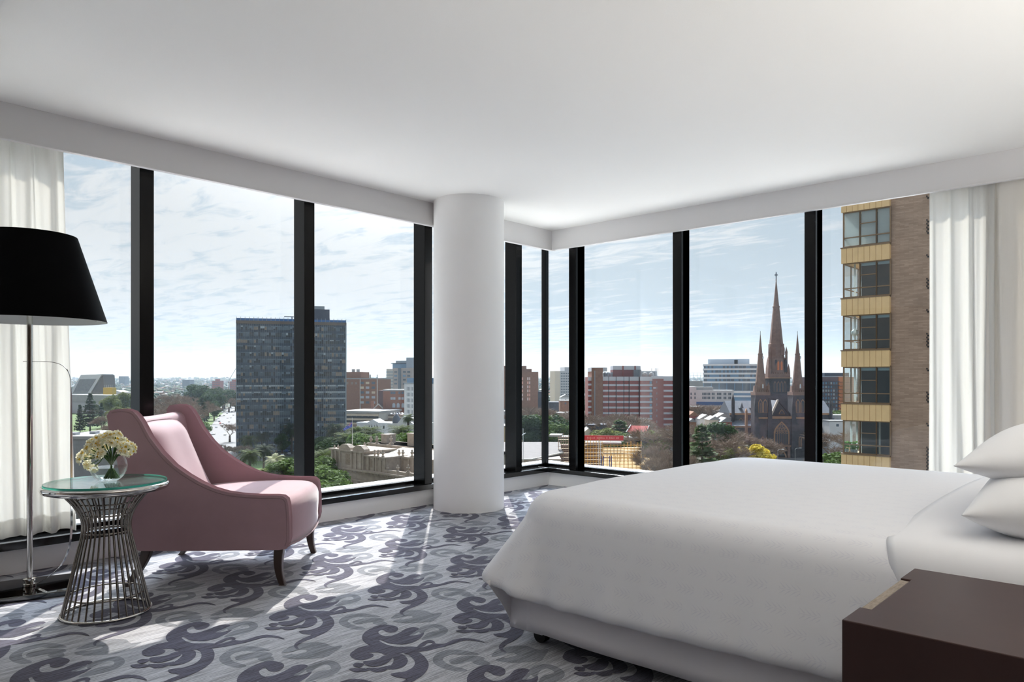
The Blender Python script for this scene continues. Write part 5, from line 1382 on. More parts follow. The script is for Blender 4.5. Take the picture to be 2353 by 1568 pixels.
# ---- towers and low roofs seen through the corner panes
F = Fac(1130, 520, 1237, 520); r = bld('brown_tower', 'brown tower with stepped roof and pinkish paired windows left of the corner post', 'building', F)
H = F.Z(1230, 855); MB().box(0, F.W, 0, 24, 0, H).build('wall', mat('grey brown brick', (150, 122, 108), .95, var=.12, scale=.5), r)
MB().box(0, F.X(1222), 2, 22, H, F.Z(1215, 848)).build('roof_step', MATS['grey brown brick'], r); MB().box(0, F.X(1210), 3, 20, F.Z(1215, 848), F.Z(1205, 841)).build('roof_step', MATS['grey brown brick'], r)
for k in range(9): MB().box(F.X(1224) + k * .45, F.X(1224) + k * .45 + .1, 0, .2, H, H + 1.3).build('railing', c_steel, r)
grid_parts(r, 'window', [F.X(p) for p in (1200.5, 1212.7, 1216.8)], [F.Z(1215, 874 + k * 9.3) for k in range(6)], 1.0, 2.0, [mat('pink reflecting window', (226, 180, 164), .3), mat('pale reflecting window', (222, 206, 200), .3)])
tower('dark_block', 'small dark block between the brown tower and the corner post', 1236, 1250, 900, 520, c_slate, 14, 3, 3)
F = Fac(1275, 900, 1315, 905); r = bld('cream_tower', 'slim cream tower block right of the corner post', 'building', F)
H = F.Z(1285, 853); MB().box(0, F.X(1287), 0, 22, 0, H).build('wall', mat('cream render and lit side', (222, 210, 192), .9), r); MB().box(F.X(1287), F.W, .4, 22, 0, H).build('wall_grey', mat('pale grey render', (192, 194, 198), .9), r); MB().box(F.X(1299), F.W, 3, 22, H, F.Z(1300, 844)).build('lift_house', mat('pale grey render', (192, 194, 198)), r)  # left wall's cream carries its sunlit tone in the colour
grid_parts(r, 'window', [F.X(p) for p in (1290, 1294, 1298, 1302, 1306)], [F.Z(1295, 860 + k * 6.1) for k in range(9)], 1.1, 1.5, c_glass, .3, .6)
def low(name, label, p0, p1, yt, yb_D, m, roofm=None, depth=16, gable=0., cat='building', mwin=None):
    F = Fac(p0, yb_D, p1, yb_D); r = bld(name, label, cat, F); H = F.Z((p0 + p1) / 2, yt)
    hw = H - gable
    MB().box(0, F.W, 0, depth, 0, hw).build('wall', m, r)
    if gable: MB().xz([(-.3, hw), (F.W + .3, hw), (F.W / 2, H)], -.3, depth + .3).build('roof', roofm or c_roofl, r)
    else: MB().box(-.2, F.W + .2, -.2, depth + .2, hw - .4, hw + .2).build('roof', roofm or c_roofl, r)
    n = max(1, int(F.W / 6)); grid_parts(r, 'window', [F.W * (i + .5) / n for i in range(n)], [hw - 3.0], 1.4, 1.4, mwin or c_glass)
    return r
low('slate_office', 'dark slate low block in front of the cream tower', 1262, 1288, 925, 620, c_slate, c_slate)
low('terrace_house', 'brown terrace with parapet right of the slate block', 1287, 1312, 921, 600, c_brown, c_roofg)
low('white_cottage', 'small white roofed house below the cream tower', 1288, 1312, 907, 760, c_white, c_roofl, gable=3)
low('grey_hall', 'long grey hall with a flat roof left of the corner post', 1150, 1250, 940, 520, c_conc, c_roofg, 30)
low('blank_hall', 'pale hall with a blank side wall left of the corner post', 1150, 1212, 946, 480, mat('pale blue grey wall', (178, 182, 190), .9), c_roofl, 20)
low('tan_hall', 'tan low building behind the grey shed roof', 1150, 1246, 980, 400, mat('tan render', (196, 176, 146), .9), c_roofl, 18)
low('buff_hall', 'buff low building with pale roof right of the corner post', 1262, 1318, 950, 480, mat('tan render', (196, 176, 146)), c_roofg, 18)
for px, py, D, k in ((1219, 957, 380, 'dark'), (1238, 955, 385, 'green'), (1254, 958, 390, 'dark'), (1272, 960, 395, 'dark'), (1285, 975, 370, 'green')):
    tree(k, px, py, D, 'leafy green tree beside the corner post of the windows', 'green trees around the corner post', 1.3)
for px, py, D in ((1205, 925, 500), (1222, 928, 480), (1284, 935, 450), (1300, 940, 440), (1276, 948, 430), (1230, 930, 470)):
    tree('bare', px, py, D, 'bare street tree seen through the corner panes', 'bare trees in the corner panes', 1.4)
# grey shed with pitched roof
F = Fac(1150, 262, 1309, 262); r = bld('grey_shed', 'large shed with a pale grey pitched roof at the corner post', 'building', F)
ze = F.Z(1220, 1056); zr = F.Z(1240, 1016, 34)
MB().box(0, F.X(1290), 1, 60, 0, ze).build('wall', mat('pale brick', (190, 176, 164), .9), r)
b = MB(); x1 = F.X(1312); b.add([(-1, 0, ze), (F.X(1222), 0, ze), (F.X(1300), 14, ze + 1), (F.X(1286, 34), 34, zr), (-1, 34, zr), (-1, 64, ze), (F.X(1310), 60, ze)], [(0, 1, 2, 3, 4), (4, 3, 6, 5), (3, 2, 6)]); b.build('roof', mat('pale shingle roof', (116, 112, 110), .9, var=.12, scale=.6), r)
b = MB(); b.bar((-1, -.1, ze), (F.X(1222), -.1, ze), .5); b.bar((F.X(1222), -.1, ze), (F.X(1300), 14, ze + 1), .5); b.build('fascia', c_conc, r)
pl_ = thing('lamp_mast', 'thin white mast in front of the grey shed roof', 'mast', tuple(at_depth(1202, 235, ZG))); MB().lathe([(.16, 0), (.1, h_at(985, 235))], 0, 0, 8).build('pole', c_white, pl_); MB().bar((-1.2, 0, h_at(1002, 235)), (1.2, 0, h_at(996, 235)), .2).build('arm', c_white, pl_)

# ---- building site: cream hoardings, scaffolds, red banner
m_pole = mat('yellow scaffold tube', (214, 168, 84), .6); m_ply = mat('cream plywood sheeting', (240, 228, 204), .85, var=.08, scale=.7, trans=.6); m_plank = mat('scaffold plank', (206, 190, 164), .9)
F = Fac(1385, 306, 1471, 306); r = bld('plywood_enclosure', 'cream plywood enclosure behind the yellow scaffolding', 'hoarding', F)
H = F.Z(1430, 1029); MB().box(0, F.W, 0, .06, 0, H).build('sheet', m_ply, r); MB().box(F.W - .06, F.W, 0, 10, 0, H).build('side_sheet', m_ply, r); MB().box(-.4, F.W + .4, -.4, .1, F.Z(1430, 1044), F.Z(1430, 1044) + .5).build('ledge', c_steel, r)
F = Fac(1384, 268, 1512, 268); r = bld('low_hoarding', 'low cream hoarding at the foot of the building site', 'hoarding', F)
MB().box(0, F.W, 0, .06, 0, F.Z(1450, 1062)).build('sheet', m_ply, r); MB().box(F.X(1480), F.W, .5, .56, 0, F.Z(1490, 1053)).build('high_sheet', m_ply, r)
F = Fac(1425, 322, 1503, 318); r = bld('brown_portico_hall', 'brown stone hall with pilasters and a dark roof at the right of the building site', 'building', F)
H = F.Z(1480, 1019); MB().box(0, F.W, 0, 20, 0, H).build('wall', mat('brown sandstone', (150, 132, 110), .95), r)
for p in (1474, 1482, 1490, 1498): MB().box(F.X(p) - .45, F.X(p) + .45, -.5, .1, 0, H - 1).build('pilaster', MATS['brown sandstone'], r)
MB().box(F.X(1473), F.X(1480), -.1, .3, F.Z(1480, 1048), F.Z(1480, 1032)).build('window', c_dark, r)
MB().box(-1, F.W + .8, -1, 21, H, H + 2.2).build('roof', mat('black roof felt', (66, 66, 70), .9), r); MB().box(F.X(1432), F.X(1470), -1.4, 6, H + 1.2, H + 2.6).build('roof_sheet', c_roofl, r)
F = Fac(1262, 300, 1432, 296); r = bld('covered_works', 'site shelter with white sheeted roof left of the red banner', 'shelter', F)
for p0, p1, y in ((1262, 1290, 1000), (1284, 1312, 1004), (1344, 1384, 1018), (1384, 1428, 1017)): MB().box(F.X(p0), F.X(p1), 0, 8, F.Z(p0, y + 4), F.Z(p0, y)).build('roof_sheet', c_roofl, r)
MB().box(0, F.X(1382), 3, 9, 0, F.Z(1340, 1026)).build('works', mat('site plum shadowless wall', (128, 104, 96), .95, var=.4, scale=.9), r)
bn = thing('site_banner', 'long red banner with faint white lettering above the scaffolding', 'banner', tuple(at_depth(1343, 292, z_at(1012, 292))), F.rz)
wB = (at_depth(1431, 287) - at_depth(1343, 292)).length; MB().box(0, wB, 0, .25, 0, 1.9).build('cloth', mat('banner red', (206, 58, 66), .7), bn)
RB = random.Random(2); k = 1.0; b = MB()
while k < wB - 1.5:
    ww = RB.uniform(.25, .55); b.box(k, k + ww, -.04, .0, .6, .6 + RB.uniform(.45, .8)); k += ww + RB.choice((.14, .14, .7))
b.build('faded_lettering', mat('faded banner print', (228, 132, 134), .8), bn); MB().box(0, wB, -.1, .3, -.35, 0).build('truss', c_white, bn)
def scaffold(label, p0, p1, D, yt, lifts, bays, m=m_pole, deep=1.6, plank=True):
    F = Fac(p0, D, p1, D); r = thing('scaffold', label, 'scaffold', tuple(F.a), F.rz); H = F.Z((p0 + p1) / 2, yt)
    zl = [H * (1 - .082 * k) for k in range(lifts)]; bot = min(zl) - 2
    for i in range(bays + 1):
        for y in (0, deep):
            x = F.W * i / bays; MB().box(x - .06, x + .06, y - .06, y + .06, max(0, bot - 4), H + .6 + .5 * ((i * 7) % 3)).build('upright', m, r)
    for z in zl:
        for y in (0, deep): MB().box(-.4, F.W + .4, y - .05, y + .05, z - .05, z + .05).build('ledger', m, r)
        if plank: MB().box(-.2, F.W + .2, .1, deep - .1, z - .95, z - .85).build('plank', m_plank, r)
    return r
scaffold('yellow scaffolding in front of the plywood enclosure', 1388, 1474, 298, 1024, 5, 11)
scaffold('yellow scaffolding left of the white hoist mast, below the banner', 1344, 1384, 288, 1018, 6, 6)
scaffold('yellow scaffolding in front of the low cream hoarding', 1386, 1512, 260, 1052, 4, 13, plank=False)
scaffold('grey brown scaffolding between corner post and next mullion', 1284, 1312, 280, 1006, 6, 5, mat('brown scaffold tube', (150, 130, 112), .7))
hm = thing('hoist_mast', 'white lattice hoist mast left of the plywood enclosure', 'mast', tuple(at_depth(1377.5, 282, ZG)), TH - PI / 2); hh = h_at(1014, 282)
for x in (-.4, .4): MB().box(x - .07, x + .07, -.07, .07, 0, hh).build('rail', c_white, hm)
for k in range(24): MB().bar((-.4, 0, hh * k / 24), (.4, 0, hh * (k + 1) / 24), .07).build('brace', c_white, hm)
bf = thing('prop_tower', 'blue steel prop tower in the building site', 'prop', tuple(at_depth(1382, 252, ZG)), TH - PI / 2); m_bl = mat('blue site steel', (52, 78, 148), .5); hh = h_at(1048, 252); w_ = 23 * 252 / FPX
for x in (0, w_ * .2, w_ * .8, w_): MB().box(x - .12, x + .12, -.12, .12, 0, hh).build('leg', m_bl, bf)
for k in range(7):
    for x0, x1 in ((0, w_ * .2), (w_ * .8, w_)): MB().bar((x0, 0, hh * k / 7), (x1, 0, hh * (k + 1) / 7), .12).build('brace', m_bl, bf)
MB().bar((w_ * .2, 0, hh * .97), (w_ * .8, 0, hh * .97), .15).build('tie', m_bl, bf)

# ---- red and white banded hospital
F = Fac(1350, 465, 1570, 465); r = bld('banded_brick_block', 'large red brick block with white bands and roof plant, right of the first inner mullion', 'building', F)
m_band = mat('white concrete band', (204, 210, 218), .8); zX = lambda py: F.Z(1440, py)
top = zX(866)
def banded(x0, x1, y, d, zt, m, py0=883.2, n=9):
    MB().box(x0, x1, y, y + d, 0, zt).build('wall', m, r)
    MB().box(x0 - .05, x1 + .05, y - .2, y + .3, zX(875.5), zt).build('parapet', m_band, r)
    for k in range(n): MB().box(x0, x1, y - .18, y + .3, zX(py0 + 4.3 + 12.9 * k), zX(py0 + 12.9 * k)).build('white_band', m_band, r)
banded(F.X(1352), F.X(1361), 1.5, 20, zX(867), c_red, 882, 7)
MB().box(F.X(1359.5), F.X(1385), -.6, 24, 0, zX(846)).build('stair_tower', c_brown, r); MB().box(F.X(1359), F.X(1395), -.3, 22, zX(854), zX(845)).build('tower_cap', m_band, r)
MB().box(F.X(1365.5), F.X(1367.5), -.75, -.5, zX(960), zX(852)).build('slot_window', c_alu, r)
xs = [1384, 1399.5, 1416.5, 1434, 1446, 1468.5]
for i, (a, b_) in enumerate(zip(xs, xs[1:])):
    banded(F.X(a), F.X(b_) - .45, .5 * (i % 2) - .25 * i, 20, top, c_red)
    MB().box(F.X(b_) - .75, F.X(b_) + .1, .9 - .25 * i, 20, zX(985), zX(868)).build('slot_window', c_slate, r)
banded(F.X(1469.5), F.X(1498), -1.6, 20, top, mat('dull red brick', (150, 84, 80), .95, var=.1, scale=.5))
for k in range(7): MB().box(F.X(1491.5), F.X(1496.5), -1.75, -1.4, zX(882.5 + 12.9 * k), zX(876.5 + 12.9 * k)).build('window', c_glassb, r)
MB().box(F.X(1498), F.X(1523), -2.4, 20, 0, zX(871)).build('stair_tower', c_red, r)
MB().box(F.X(1498), F.X(1523), -2.2, 20, zX(871), zX(864.5)).build('tower_cap', m_band, r)
b = MB()
for k in range(9): b.box(F.X(1507), F.X(1508.2), -2.5, -2.3, zX(881 + 12.9 * k), zX(876 + 12.9 * k))
b.build('slot_window', c_alu, r)
MB().box(F.X(1499.5), F.X(1505.5), -2.5, -2.38, zX(893.5), zX(890)).build('name_plate', mat('pale plate', (196, 200, 212), .7), r)
banded(F.X(1523), F.W, -1.4, 20, zX(865), MATS['dull red brick'])
MB().box(F.X(1411), F.X(1475), 5, 18, top, zX(850)).build('plant_base', mat('plum plant screen', (140, 92, 92), .9), r); MB().box(F.X(1411), F.X(1475), 4.6, 18, zX(850), zX(841)).build('plant_screen', m_band, r)
for p in (1434, 1462): MB().box(F.X(p) - .4, F.X(p) + .4, 4.2, 4.7, zX(864), zX(841)).build('rib', c_red, r)
for k in range(9): MB().box(F.X(1458 + k * 2), F.X(1459.2 + k * 2), 2, 4, top, zX(850)).build('vent_stack', c_alu, r)
MB().box(F.X(1477), F.X(1514), 6, 16, top, zX(853)).build('plant_screen', c_alu, r)
for p in (1484, 1499): MB().lathe([(1.7, top), (1.7, top + 1.6), (1.1, top + 2.6), (.2, top + 3)], F.X(p), 3, 14).build('cooling_dome', c_roofl, r, smooth=True)
for p in (1501, 1509, 1512, 1515): MB().box(F.X(p) - .15, F.X(p) + .15, 5, 5.3, top, zX(846)).build('antenna', c_steel, r)
for k in range(8): MB().lathe([(.7, top), (.9, top + 1.8), (.5, top + 2.8)], F.X(1390 + k * 2.8), 3 + (k % 3) * 3, 8).build('roof_fan', c_alu, r)
low('slate_roof_hall', 'hall with a blue slate roof below the banded brick block', 1330, 1396, 977, 385, c_slate, c_slate, 14)
F = Fac(1330, 345, 1369, 345); r = bld('gable_house', 'house with a plain pale gable right of the first inner mullion', 'house', F); za, zb = F.Z(1350, 1003), F.Z(1350, 985)
MB().xz([(0, 0), (F.W, 0), (F.W, za), (F.X(1352), zb), (0, za)], 0, 12).build('wall', mat('pale gable', (202, 194, 184), .9), r); MB().xz([(F.X(1352), zb), (F.W + .3, za - .2), (F.W + .3, za + .3), (F.X(1352), zb + .5)], -.3, 12.3).build('roof', c_roofg, r)
F = Fac(1438, 370, 1490, 365); r = bld('red_roof_house', 'house with a red tiled roof and white gable ends among the trees', 'house', F); za, zb = F.Z(1460, 998), F.Z(1460, 980)
m_rt = mat('red tile roof', (176, 66, 60), .8, var=.12, scale=1.)
MB().box(0, F.W, 0, 10, 0, za).build('wall', c_white, r)
MB().add([(-.3, -.5, za), (F.W + .3, -.5, za), (F.W - 1, 5, zb), (1.2, 5, zb), (-.3, 10.5, za), (F.W + .3, 10.5, za)], [(0, 1, 2, 3), (2, 5, 4, 3)]).build('roof', m_rt, r)
for x, x2 in ((-.2, 1.2), (F.W - 1, F.W + .3)): MB().bar((x, -.6, za), (x2 if x < 1 else x, 5, zb + .3), .4).build('gable_edge', c_white, r)
for px, py, D in ((1352, 958, 430), (1368, 952, 425), (1384, 946, 420), (1400, 944, 415), (1418, 948, 410), (1436, 952, 405), (1452, 956, 405), (1390, 960, 390), (1410, 962, 385), (1466, 962, 400)):
    tree('bare', px, py, D, 'one of the bare winter trees in front of the banded brick block', 'bare trees below the banded brick block', 1.5)
tree('norfolk', 1424, 962, 345, 'grey green conifer in front of the red tiled house', wide=1.7)
tree('olive', 1388, 985, 340, 'rounded olive tree left of the grey green conifer', wide=1.3)
tree('olive', 1404, 988, 335, 'rounded olive tree touching the grey green conifer', wide=1.1)
tree('green', 1452, 990, 325, 'yellow green tree in front of the red tiled roof', wide=1.2)
tree('olive', 1488, 992, 322, 'round olive tree above the dark site roof', wide=1.4)
for px, py, D in ((1515, 975, 320), (1530, 970, 315), (1542, 975, 330)): tree('bare', px, py, D, 'tall bare tree beside the second inner mullion', 'tall bare trees left of the second inner mullion', 1.3)
for px, py, D in ((1512, 1015, 262), (1530, 1012, 258), (1544, 1018, 255), (1520, 1040, 240), (1540, 1044, 236)): tree('bare', px, py, D, 'dense bare tree at the foot of the second inner mullion', 'dense bare trees by the second inner mullion', .9)

# ---- white banded office, white terrace, roofs
F = Fac(1617, 570, 1742, 560); r = bld('white_banded_office', 'white banded glass office left of the cathedral', 'building', F)
H = F.Z(1680, 837); MB().box(0, F.W, .4, 26, 0, H).build('glass_body', c_glassb, r); MB().box(F.X(1627), F.X(1723), 5, 22, H, F.Z(1680, 825)).build('plant_room', mat('pale blue cladding', (180, 194, 208), .6), r)
MB().box(F.X(1688), F.X(1696), 4.8, 6, H, F.Z(1690, 827)).build('roof_opening', c_dark, r)
for k in range(5): MB().box(-.6, F.W + .6, -.6, 26, F.Z(1680, 841 + k * 10), F.Z(1680, 836.8 + k * 10)).build('white_band', c_white, r)
for y0, y1 in ((903.5, 898.5), (913, 909)): MB().box(-.6, F.W + .6, -.6, 26, F.Z(1680, y0), F.Z(1680, y1)).build('white_band', c_white, r)
for k in range(4):
    b = MB()
    for i in range(14):
        if RC.random() < .75: b.box(F.W * i / 14 + .1, F.W * (i + RC.choice((.5, .9))) / 14, .2, .6, F.Z(1680, 846.6 + k * 10), F.Z(1680, 841.2 + k * 10))
    b.build('window_band', [c_glass], r)
MB().box(.2, F.W - .2, -.1, .6, F.Z(1680, 898), F.Z(1680, 881)).build('dark_glass_floor', c_glass, r)
b = MB()
for i in range(8): b.box(F.W * i / 7 - .2, F.W * i / 7 + .2, -.3, .4, F.Z(1680, 898), F.Z(1680, 881))
b.build('floor_rib', c_glassb, r)
F = Fac(1570, 720, 1618, 715); r = bld('roof_frame', 'thin white rooftop frame left of the white banded office', 'frame', F); MB().box(0, F.W, 0, 14, 0, F.Z(1600, 876)).build('wall', c_roofl, r)
for k in range(7): MB().box(F.W * k / 6 - .2, F.W * k / 6 + .2, 0, .4, F.Z(1600, 876), F.Z(1600, 857)).build('post', c_white, r)
for p in (857, 863, 870): MB().box(0, F.W, 0, .3, F.Z(1600, p) - .25, F.Z(1600, p)).build('rail', c_white, r)
F = Fac(1560, 505, 1686, 500); r = bld('white_terrace', 'long white three storey terrace with small windows left of the cathedral', 'building', F)
H = F.Z(1640, 897); MB().box(0, F.W, 0, 14, 0, H).build('wall', c_white, r); MB().box(0, F.X(1600), -.3, 14, H, F.Z(1590, 889)).build('end_block', c_white, r); MB().box(F.X(1600), F.X(1640), 3, 12, H, F.Z(1620, 890)).build('roof_house', c_roofl, r)
grid_parts(r, 'window', [F.X(p) for p in (1588, 1597, 1615, 1618.5, 1622, 1627, 1630.5, 1637, 1640.5, 1649, 1652.5, 1656, 1664, 1667.5, 1675, 1678.5)], [F.Z(1640, 908.5), F.Z(1640, 917.5)], .8, 1.7, c_glass)
MB().box(F.X(1600), F.W, -.4, .2, F.Z(1640, 932), F.Z(1640, 924)).build('blue_hoarding', mat('blue hoarding', (72, 104, 158), .8), r)
for px in range(1590, 1684, 12): tree('bare', px, 925, 470, 'low bare street tree in the row before the white terrace', 'bare street trees before the white terrace', 1.6)
def house(p0, p1, yt, D, m, rm, label, gable=2.6, depth=10): return low('house', label, p0, p1, yt, D, m, rm, depth, gable, 'house')
house(1592, 1616, 935, 470, c_white, c_roofl, 'white flat fronted house under the street trees beside the second inner mullion', 0)
house(1640, 1682, 941, 455, c_white, c_roofl, 'wide white roofed house close to the cathedral corner', 1.5)
house(1583, 1606, 946, 430, c_red, c_brown, 'brick house with a brown gable beside the second inner mullion')
house(1608, 1640, 953, 420, c_white, c_roofl, 'white house with a wide pale gable left of the cathedral')
house(1646, 1680, 950, 415, c_roofg, c_roofl, 'grey walled house with a pale gable close to the cathedral corner')
house(1630, 1656, 957, 400, mat('cream render and lit side', (222, 210, 192)), c_roofl, 'small cream house in front of the pale gables', 2.)
house(1656, 1682, 960, 395, c_red, c_roofg, 'red brick house touching the cathedral corner', 2.5)
house(1582, 1600, 962, 395, c_brown, c_roofg, 'brown brick house lowest beside the second inner mullion', 2.)
tree('norfolk', 1613, 972, 262, 'tall tiered conifer just right of the second inner mullion', wide=1.25)
tree('dark', 1648, 975, 330, 'small dark evergreen between the tiered conifer and the cathedral', wide=1.2)
for px, py, D in ((1590, 962, 370), (1637, 968, 360), (1652, 985, 330), (1666, 975, 350), (1672, 990, 320), (1644, 1000, 300), (1660, 1005, 300)):
    tree('bare', px, py, D, 'bare tree between the tiered conifer and the cathedral', 'bare trees left of the cathedral', 1.4)
for px, py, D, wd in ((1690, 988, 355, 1.3), (1712, 1002, 350, 1.3), (1738, 996, 352, 1.4), (1752, 1003, 345, 1.2)):
    tree('bare', px, py, D, 'brown bare tree in front of the cathedral', 'bare trees in front of the cathedral', wd)
tree('yellow', 1648, 1028, 310, 'yellow blossoming wattle by the tiered conifer, leftmost', wide=1.4)
tree('dark', 1690, 1024, 315, 'dark shrub between the yellow wattles', wide=1.7)
tree('olive', 1672, 1032, 300, 'olive shrub left of the dark shrub between the wattles', wide=1.5)
tree('yellow', 1726, 1018, 308, 'bright yellow wattle before the cathedral, largest', wide=1.5)
tree('yellow', 1752, 1031, 305, 'bright yellow wattle before the cathedral, right one', wide=1.4)
for px, py in ((1797, 1033), (1837, 1030)):
    lp = thing('street_lamp', 'grey street lamp before the %s' % ('cathedral porch' if px == 1797 else 'right cathedral tower'), 'street lamp', tuple(at_depth(px - 10, 330, ZG)), TH - PI / 2)
    h = h_at(py, 330); MB().lathe([(.16, 0), (.09, h - .6)], 0, 0, 8).build('pole', c_steel, lp); MB().tube([(0, 0, h - .7), (.6, 0, h - .15), (2.4, 0, h)], .07, 6).build('arm', c_steel, lp); MB().box(1.9, 2.9, -.15, .15, h - .1, h + .08).build('lantern', c_white, lp)

# ---- the dark stone cathedral
m_blue = mat('bluestone', (70, 70, 76), .9, var=.28, scale=.5, bump=.3, bscale=1.5); m_tan = mat('brown sandstone spire', (132, 108, 98), .95, var=.16, scale=.5, bump=.2, bscale=1.5); m_trim = mat('tan stone trim', (160, 126, 98), .9, var=.1, scale=.5); m_croof = mat('cathedral slate roof', (96, 102, 112), .8, var=.15, scale=.4); m_lead = mat('leaded window', (48, 54, 66), .3, spec=.6)
F = Fac(1660, 400, 1960, 400); r = bld('cathedral', 'dark bluestone cathedral with three brown spires', 'cathedral', F)
def gothic(p0, p1, yb, yt, y, nm='arched_window', trim=.28, m=None, rise=None, lights=0):
    x0, x1, zb, zt = F.X(p0, y), F.X(p1, y), F.Z((p0 + p1) / 2, yb, y), F.Z((p0 + p1) / 2, yt, y)
    o = MB().xz(arch(x0, x1, zb, zt, rise), y - .12, y + .2).build(nm, m_trim, r)
    MB().xz(arch(x0 + trim, x1 - trim, zb + trim * .3, zt - trim * 1.3, (rise - trim) if rise else None), y - .18, y + .2).build('leaded_light', m or m_lead, o)
    if lights:
        b = MB(); w = (x1 - x0 - 2 * trim)
        for k in range(1, lights): x = x0 + trim + w * k / lights; b.box(x - .07, x + .07, y - .26, y, zb + .2, zt - (zt - zb) * .30)
        b.build('tracery', m_trim, o)
    return o
# nave and transepts
def nave(p0, p1, ye, yr, y, d):
    x0, x1 = F.X(p0, y), F.X(p1, y); ze, zr = F.Z(p0, ye, y), F.Z(p0, yr, y + d / 2)
    MB().box(x0, x1, y, y + d, 0, ze).build('nave_wall', m_blue, r)
    MB().add([(x0, y - .4, ze), (x1, y - .4, ze), (x1, y + d / 2, zr), (x0, y + d / 2, zr), (x0, y + d + .4, ze), (x1, y + d + .4, ze)], [(0, 1, 2, 3), (3, 2, 5, 4), (0, 3, 4), (1, 5, 2)]).build('nave_roof', m_croof, r)
    MB().box(x0 - .2, x1 + .2, y - .5, y + .1, ze - 1.0, ze + .1).build('cornice', m_trim, r)
nave(1677, 1745, 950, 921, 18, 22); nave(1846, 1912, 950, 921, 18, 22)
for p0, p1 in ((1676, 1736), (1850, 1913)):
    x0, x1 = F.X(p0, 10), F.X(p1, 10); z = F.Z(1700, 979, 10); MB().box(x0, x1, 10, 19, 0, z).build('aisle', m_blue, r)
    MB().add([(x0, 9.6, z), (x1, 9.6, z), (x1, 18, z + 2.6), (x0, 18, z + 2.6)], [(0, 1, 2, 3)]).build('aisle_roof', m_croof, r); MB().box(x0, x1, 9.5, 10.1, z - 1.0, z).build('aisle_cornice', m_trim, r)
gothic(1696, 1709, 975, 960.5, 18); gothic(1721, 1731, 975, 961.5, 18)
def turret(pc, hw, yb, ym, ytop, y, m1=m_blue, m2=m_blue):
    x = F.X(pc, y); w = hw * F.D(pc, y) / FPX; zm, zt = F.Z(pc, ym, y), F.Z(pc, ytop, y)
    MB().lathe([(w * 1.1, 0), (w * 1.1, zm)], x, y, 8, a0=PI / 8).build('turret', m1, r); MB().lathe([(w * 1.15, zm), (.05, zt)], x, y, 8, a0=PI / 8).build('turret_cap', m2, r)
turret(1684.5, 3.4, 0, 922, 905, 17); turret(1909, 3.2, 0, 935, 908, 17); turret(1680, 4, 0, 965, 955, 16); turret(1911, 4, 0, 968, 955, 16)
for p in (1703.5, 1728): MB().xz([(F.X(p, 20) - 1, F.Z(p, 938, 20)), (F.X(p, 20) + 1, F.Z(p, 938, 20)), (F.X(p, 20), F.Z(p, 925, 20))], 19, 26).build('dormer', m_croof, r)
MB().xz([(F.X(1715.3, 9) - .7, 0), (F.X(1715.3, 9) + .7, 0), (F.X(1715.3, 9) + .5, F.Z(1715, 945, 9)), (F.X(1715.3, 9), F.Z(1715, 939, 9)), (F.X(1715.3, 9) - .5, F.Z(1715, 945, 9))], 8.6, 10.4).build('buttress', m_trim, r)
# west front between the towers
x0, x1 = F.X(1768), F.X(1824); zp = F.Z(1796, 959); MB().box(x0, x1, 0, 20, 0, zp).build('west_front', m_blue, r); MB().box(x0 - .2, x1 + .2, -.35, .4, zp - .9, zp + .4).build('parapet', m_trim, r)
xm = F.X(1793); za = F.Z(1793, 923, 4); zg = F.Z(1793, 958, 4); g0, g1 = F.X(1770, 4), F.X(1818, 4)
MB().xz([(g0, zg), (g1, zg), (xm, za)], 4, 30).build('gable', m_blue, r)
MB().add([(g0 - .3, 3.5, zg), (xm, 3.5, za + .5), (xm, 30, za + .5), (g0 - .3, 30, zg)], [(0, 1, 2, 3)]).build('gable_roof', m_croof, r); MB().add([(g1 + .3, 3.5, zg), (xm, 3.5, za + .5), (xm, 30, za + .5), (g1 + .3, 30, zg)], [(3, 2, 1, 0)]).build('gable_roof', m_croof, r)
MB().bar((g0, 3.6, zg + .3), (xm, 3.6, za + .9), 1.2, .9).build('gable_coping', mat('pale coping stone', (206, 194, 180), .8), r); MB().bar((g1, 3.6, zg + .3), (xm, 3.6, za + .9), 1.2, .7).build('gable_coping', m_blue, r)
o = MB().xz(arch(F.X(1789, 4), F.X(1803, 4), F.Z(1796, 951, 4), F.Z(1796, 941, 4)), 3.7, 4.2).build('gable_window', m_trim, r); MB().xz(arch(F.X(1791, 4), F.X(1801, 4), F.Z(1796, 950.5, 4), F.Z(1796, 943, 4)), 3.6, 4.2).build('leaded_light', m_lead, o)
gw = gothic(1778, 1814, 1022, 968.5, 0, 'great_window', .75, rise=F.Z(1796, 968.5) - F.Z(1796, 993), lights=6)
b = MB(); xc = F.X(1796); zs = F.Z(1796, 990)
for (dx, dz, rr) in ((0, 4.0, .75), (-1.2, 2.5, .8), (1.2, 2.5, .8), (-2.3, .7, .75), (-.8, .7, .75), (.8, .7, .75), (2.3, .7, .75), (-2.9, -1.0, .6), (-1.6, -.9, .6), (0, -.9, .6), (1.6, -.9, .6), (2.9, -1.0, .6)):
    n = 12; b.tube([(xc + dx + rr * math.cos(2 * PI * i / n), -.24, zs + dz + rr * math.sin(2 * PI * i / n)) for i in range(n)], .12, 5, closed=True)
b.build('rose_tracery', m_trim, gw)
gothic(1784, 1808, 1052, 1031, -1.2, 'porch', .9, c_dark); MB().xz([(F.X(1782, -1), F.Z(1796, 1037, -1)), (F.X(1810, -1), F.Z(1796, 1037, -1)), (F.X(1796, -1), F.Z(1796, 1016, -1))], -1.0, .1).build('porch_gable', m_tan, r)
for p in (1781.5, 1811): MB().box(F.X(p) - .7, F.X(p) + .7, -1.3, .1, 0, F.Z(p, 1026)).build('porch_pier', m_tan, r)
MB().box(x0, x1, -.3, .2, F.Z(1796, 1027), F.Z(1796, 1024)).build('string_course', m_trim, r)
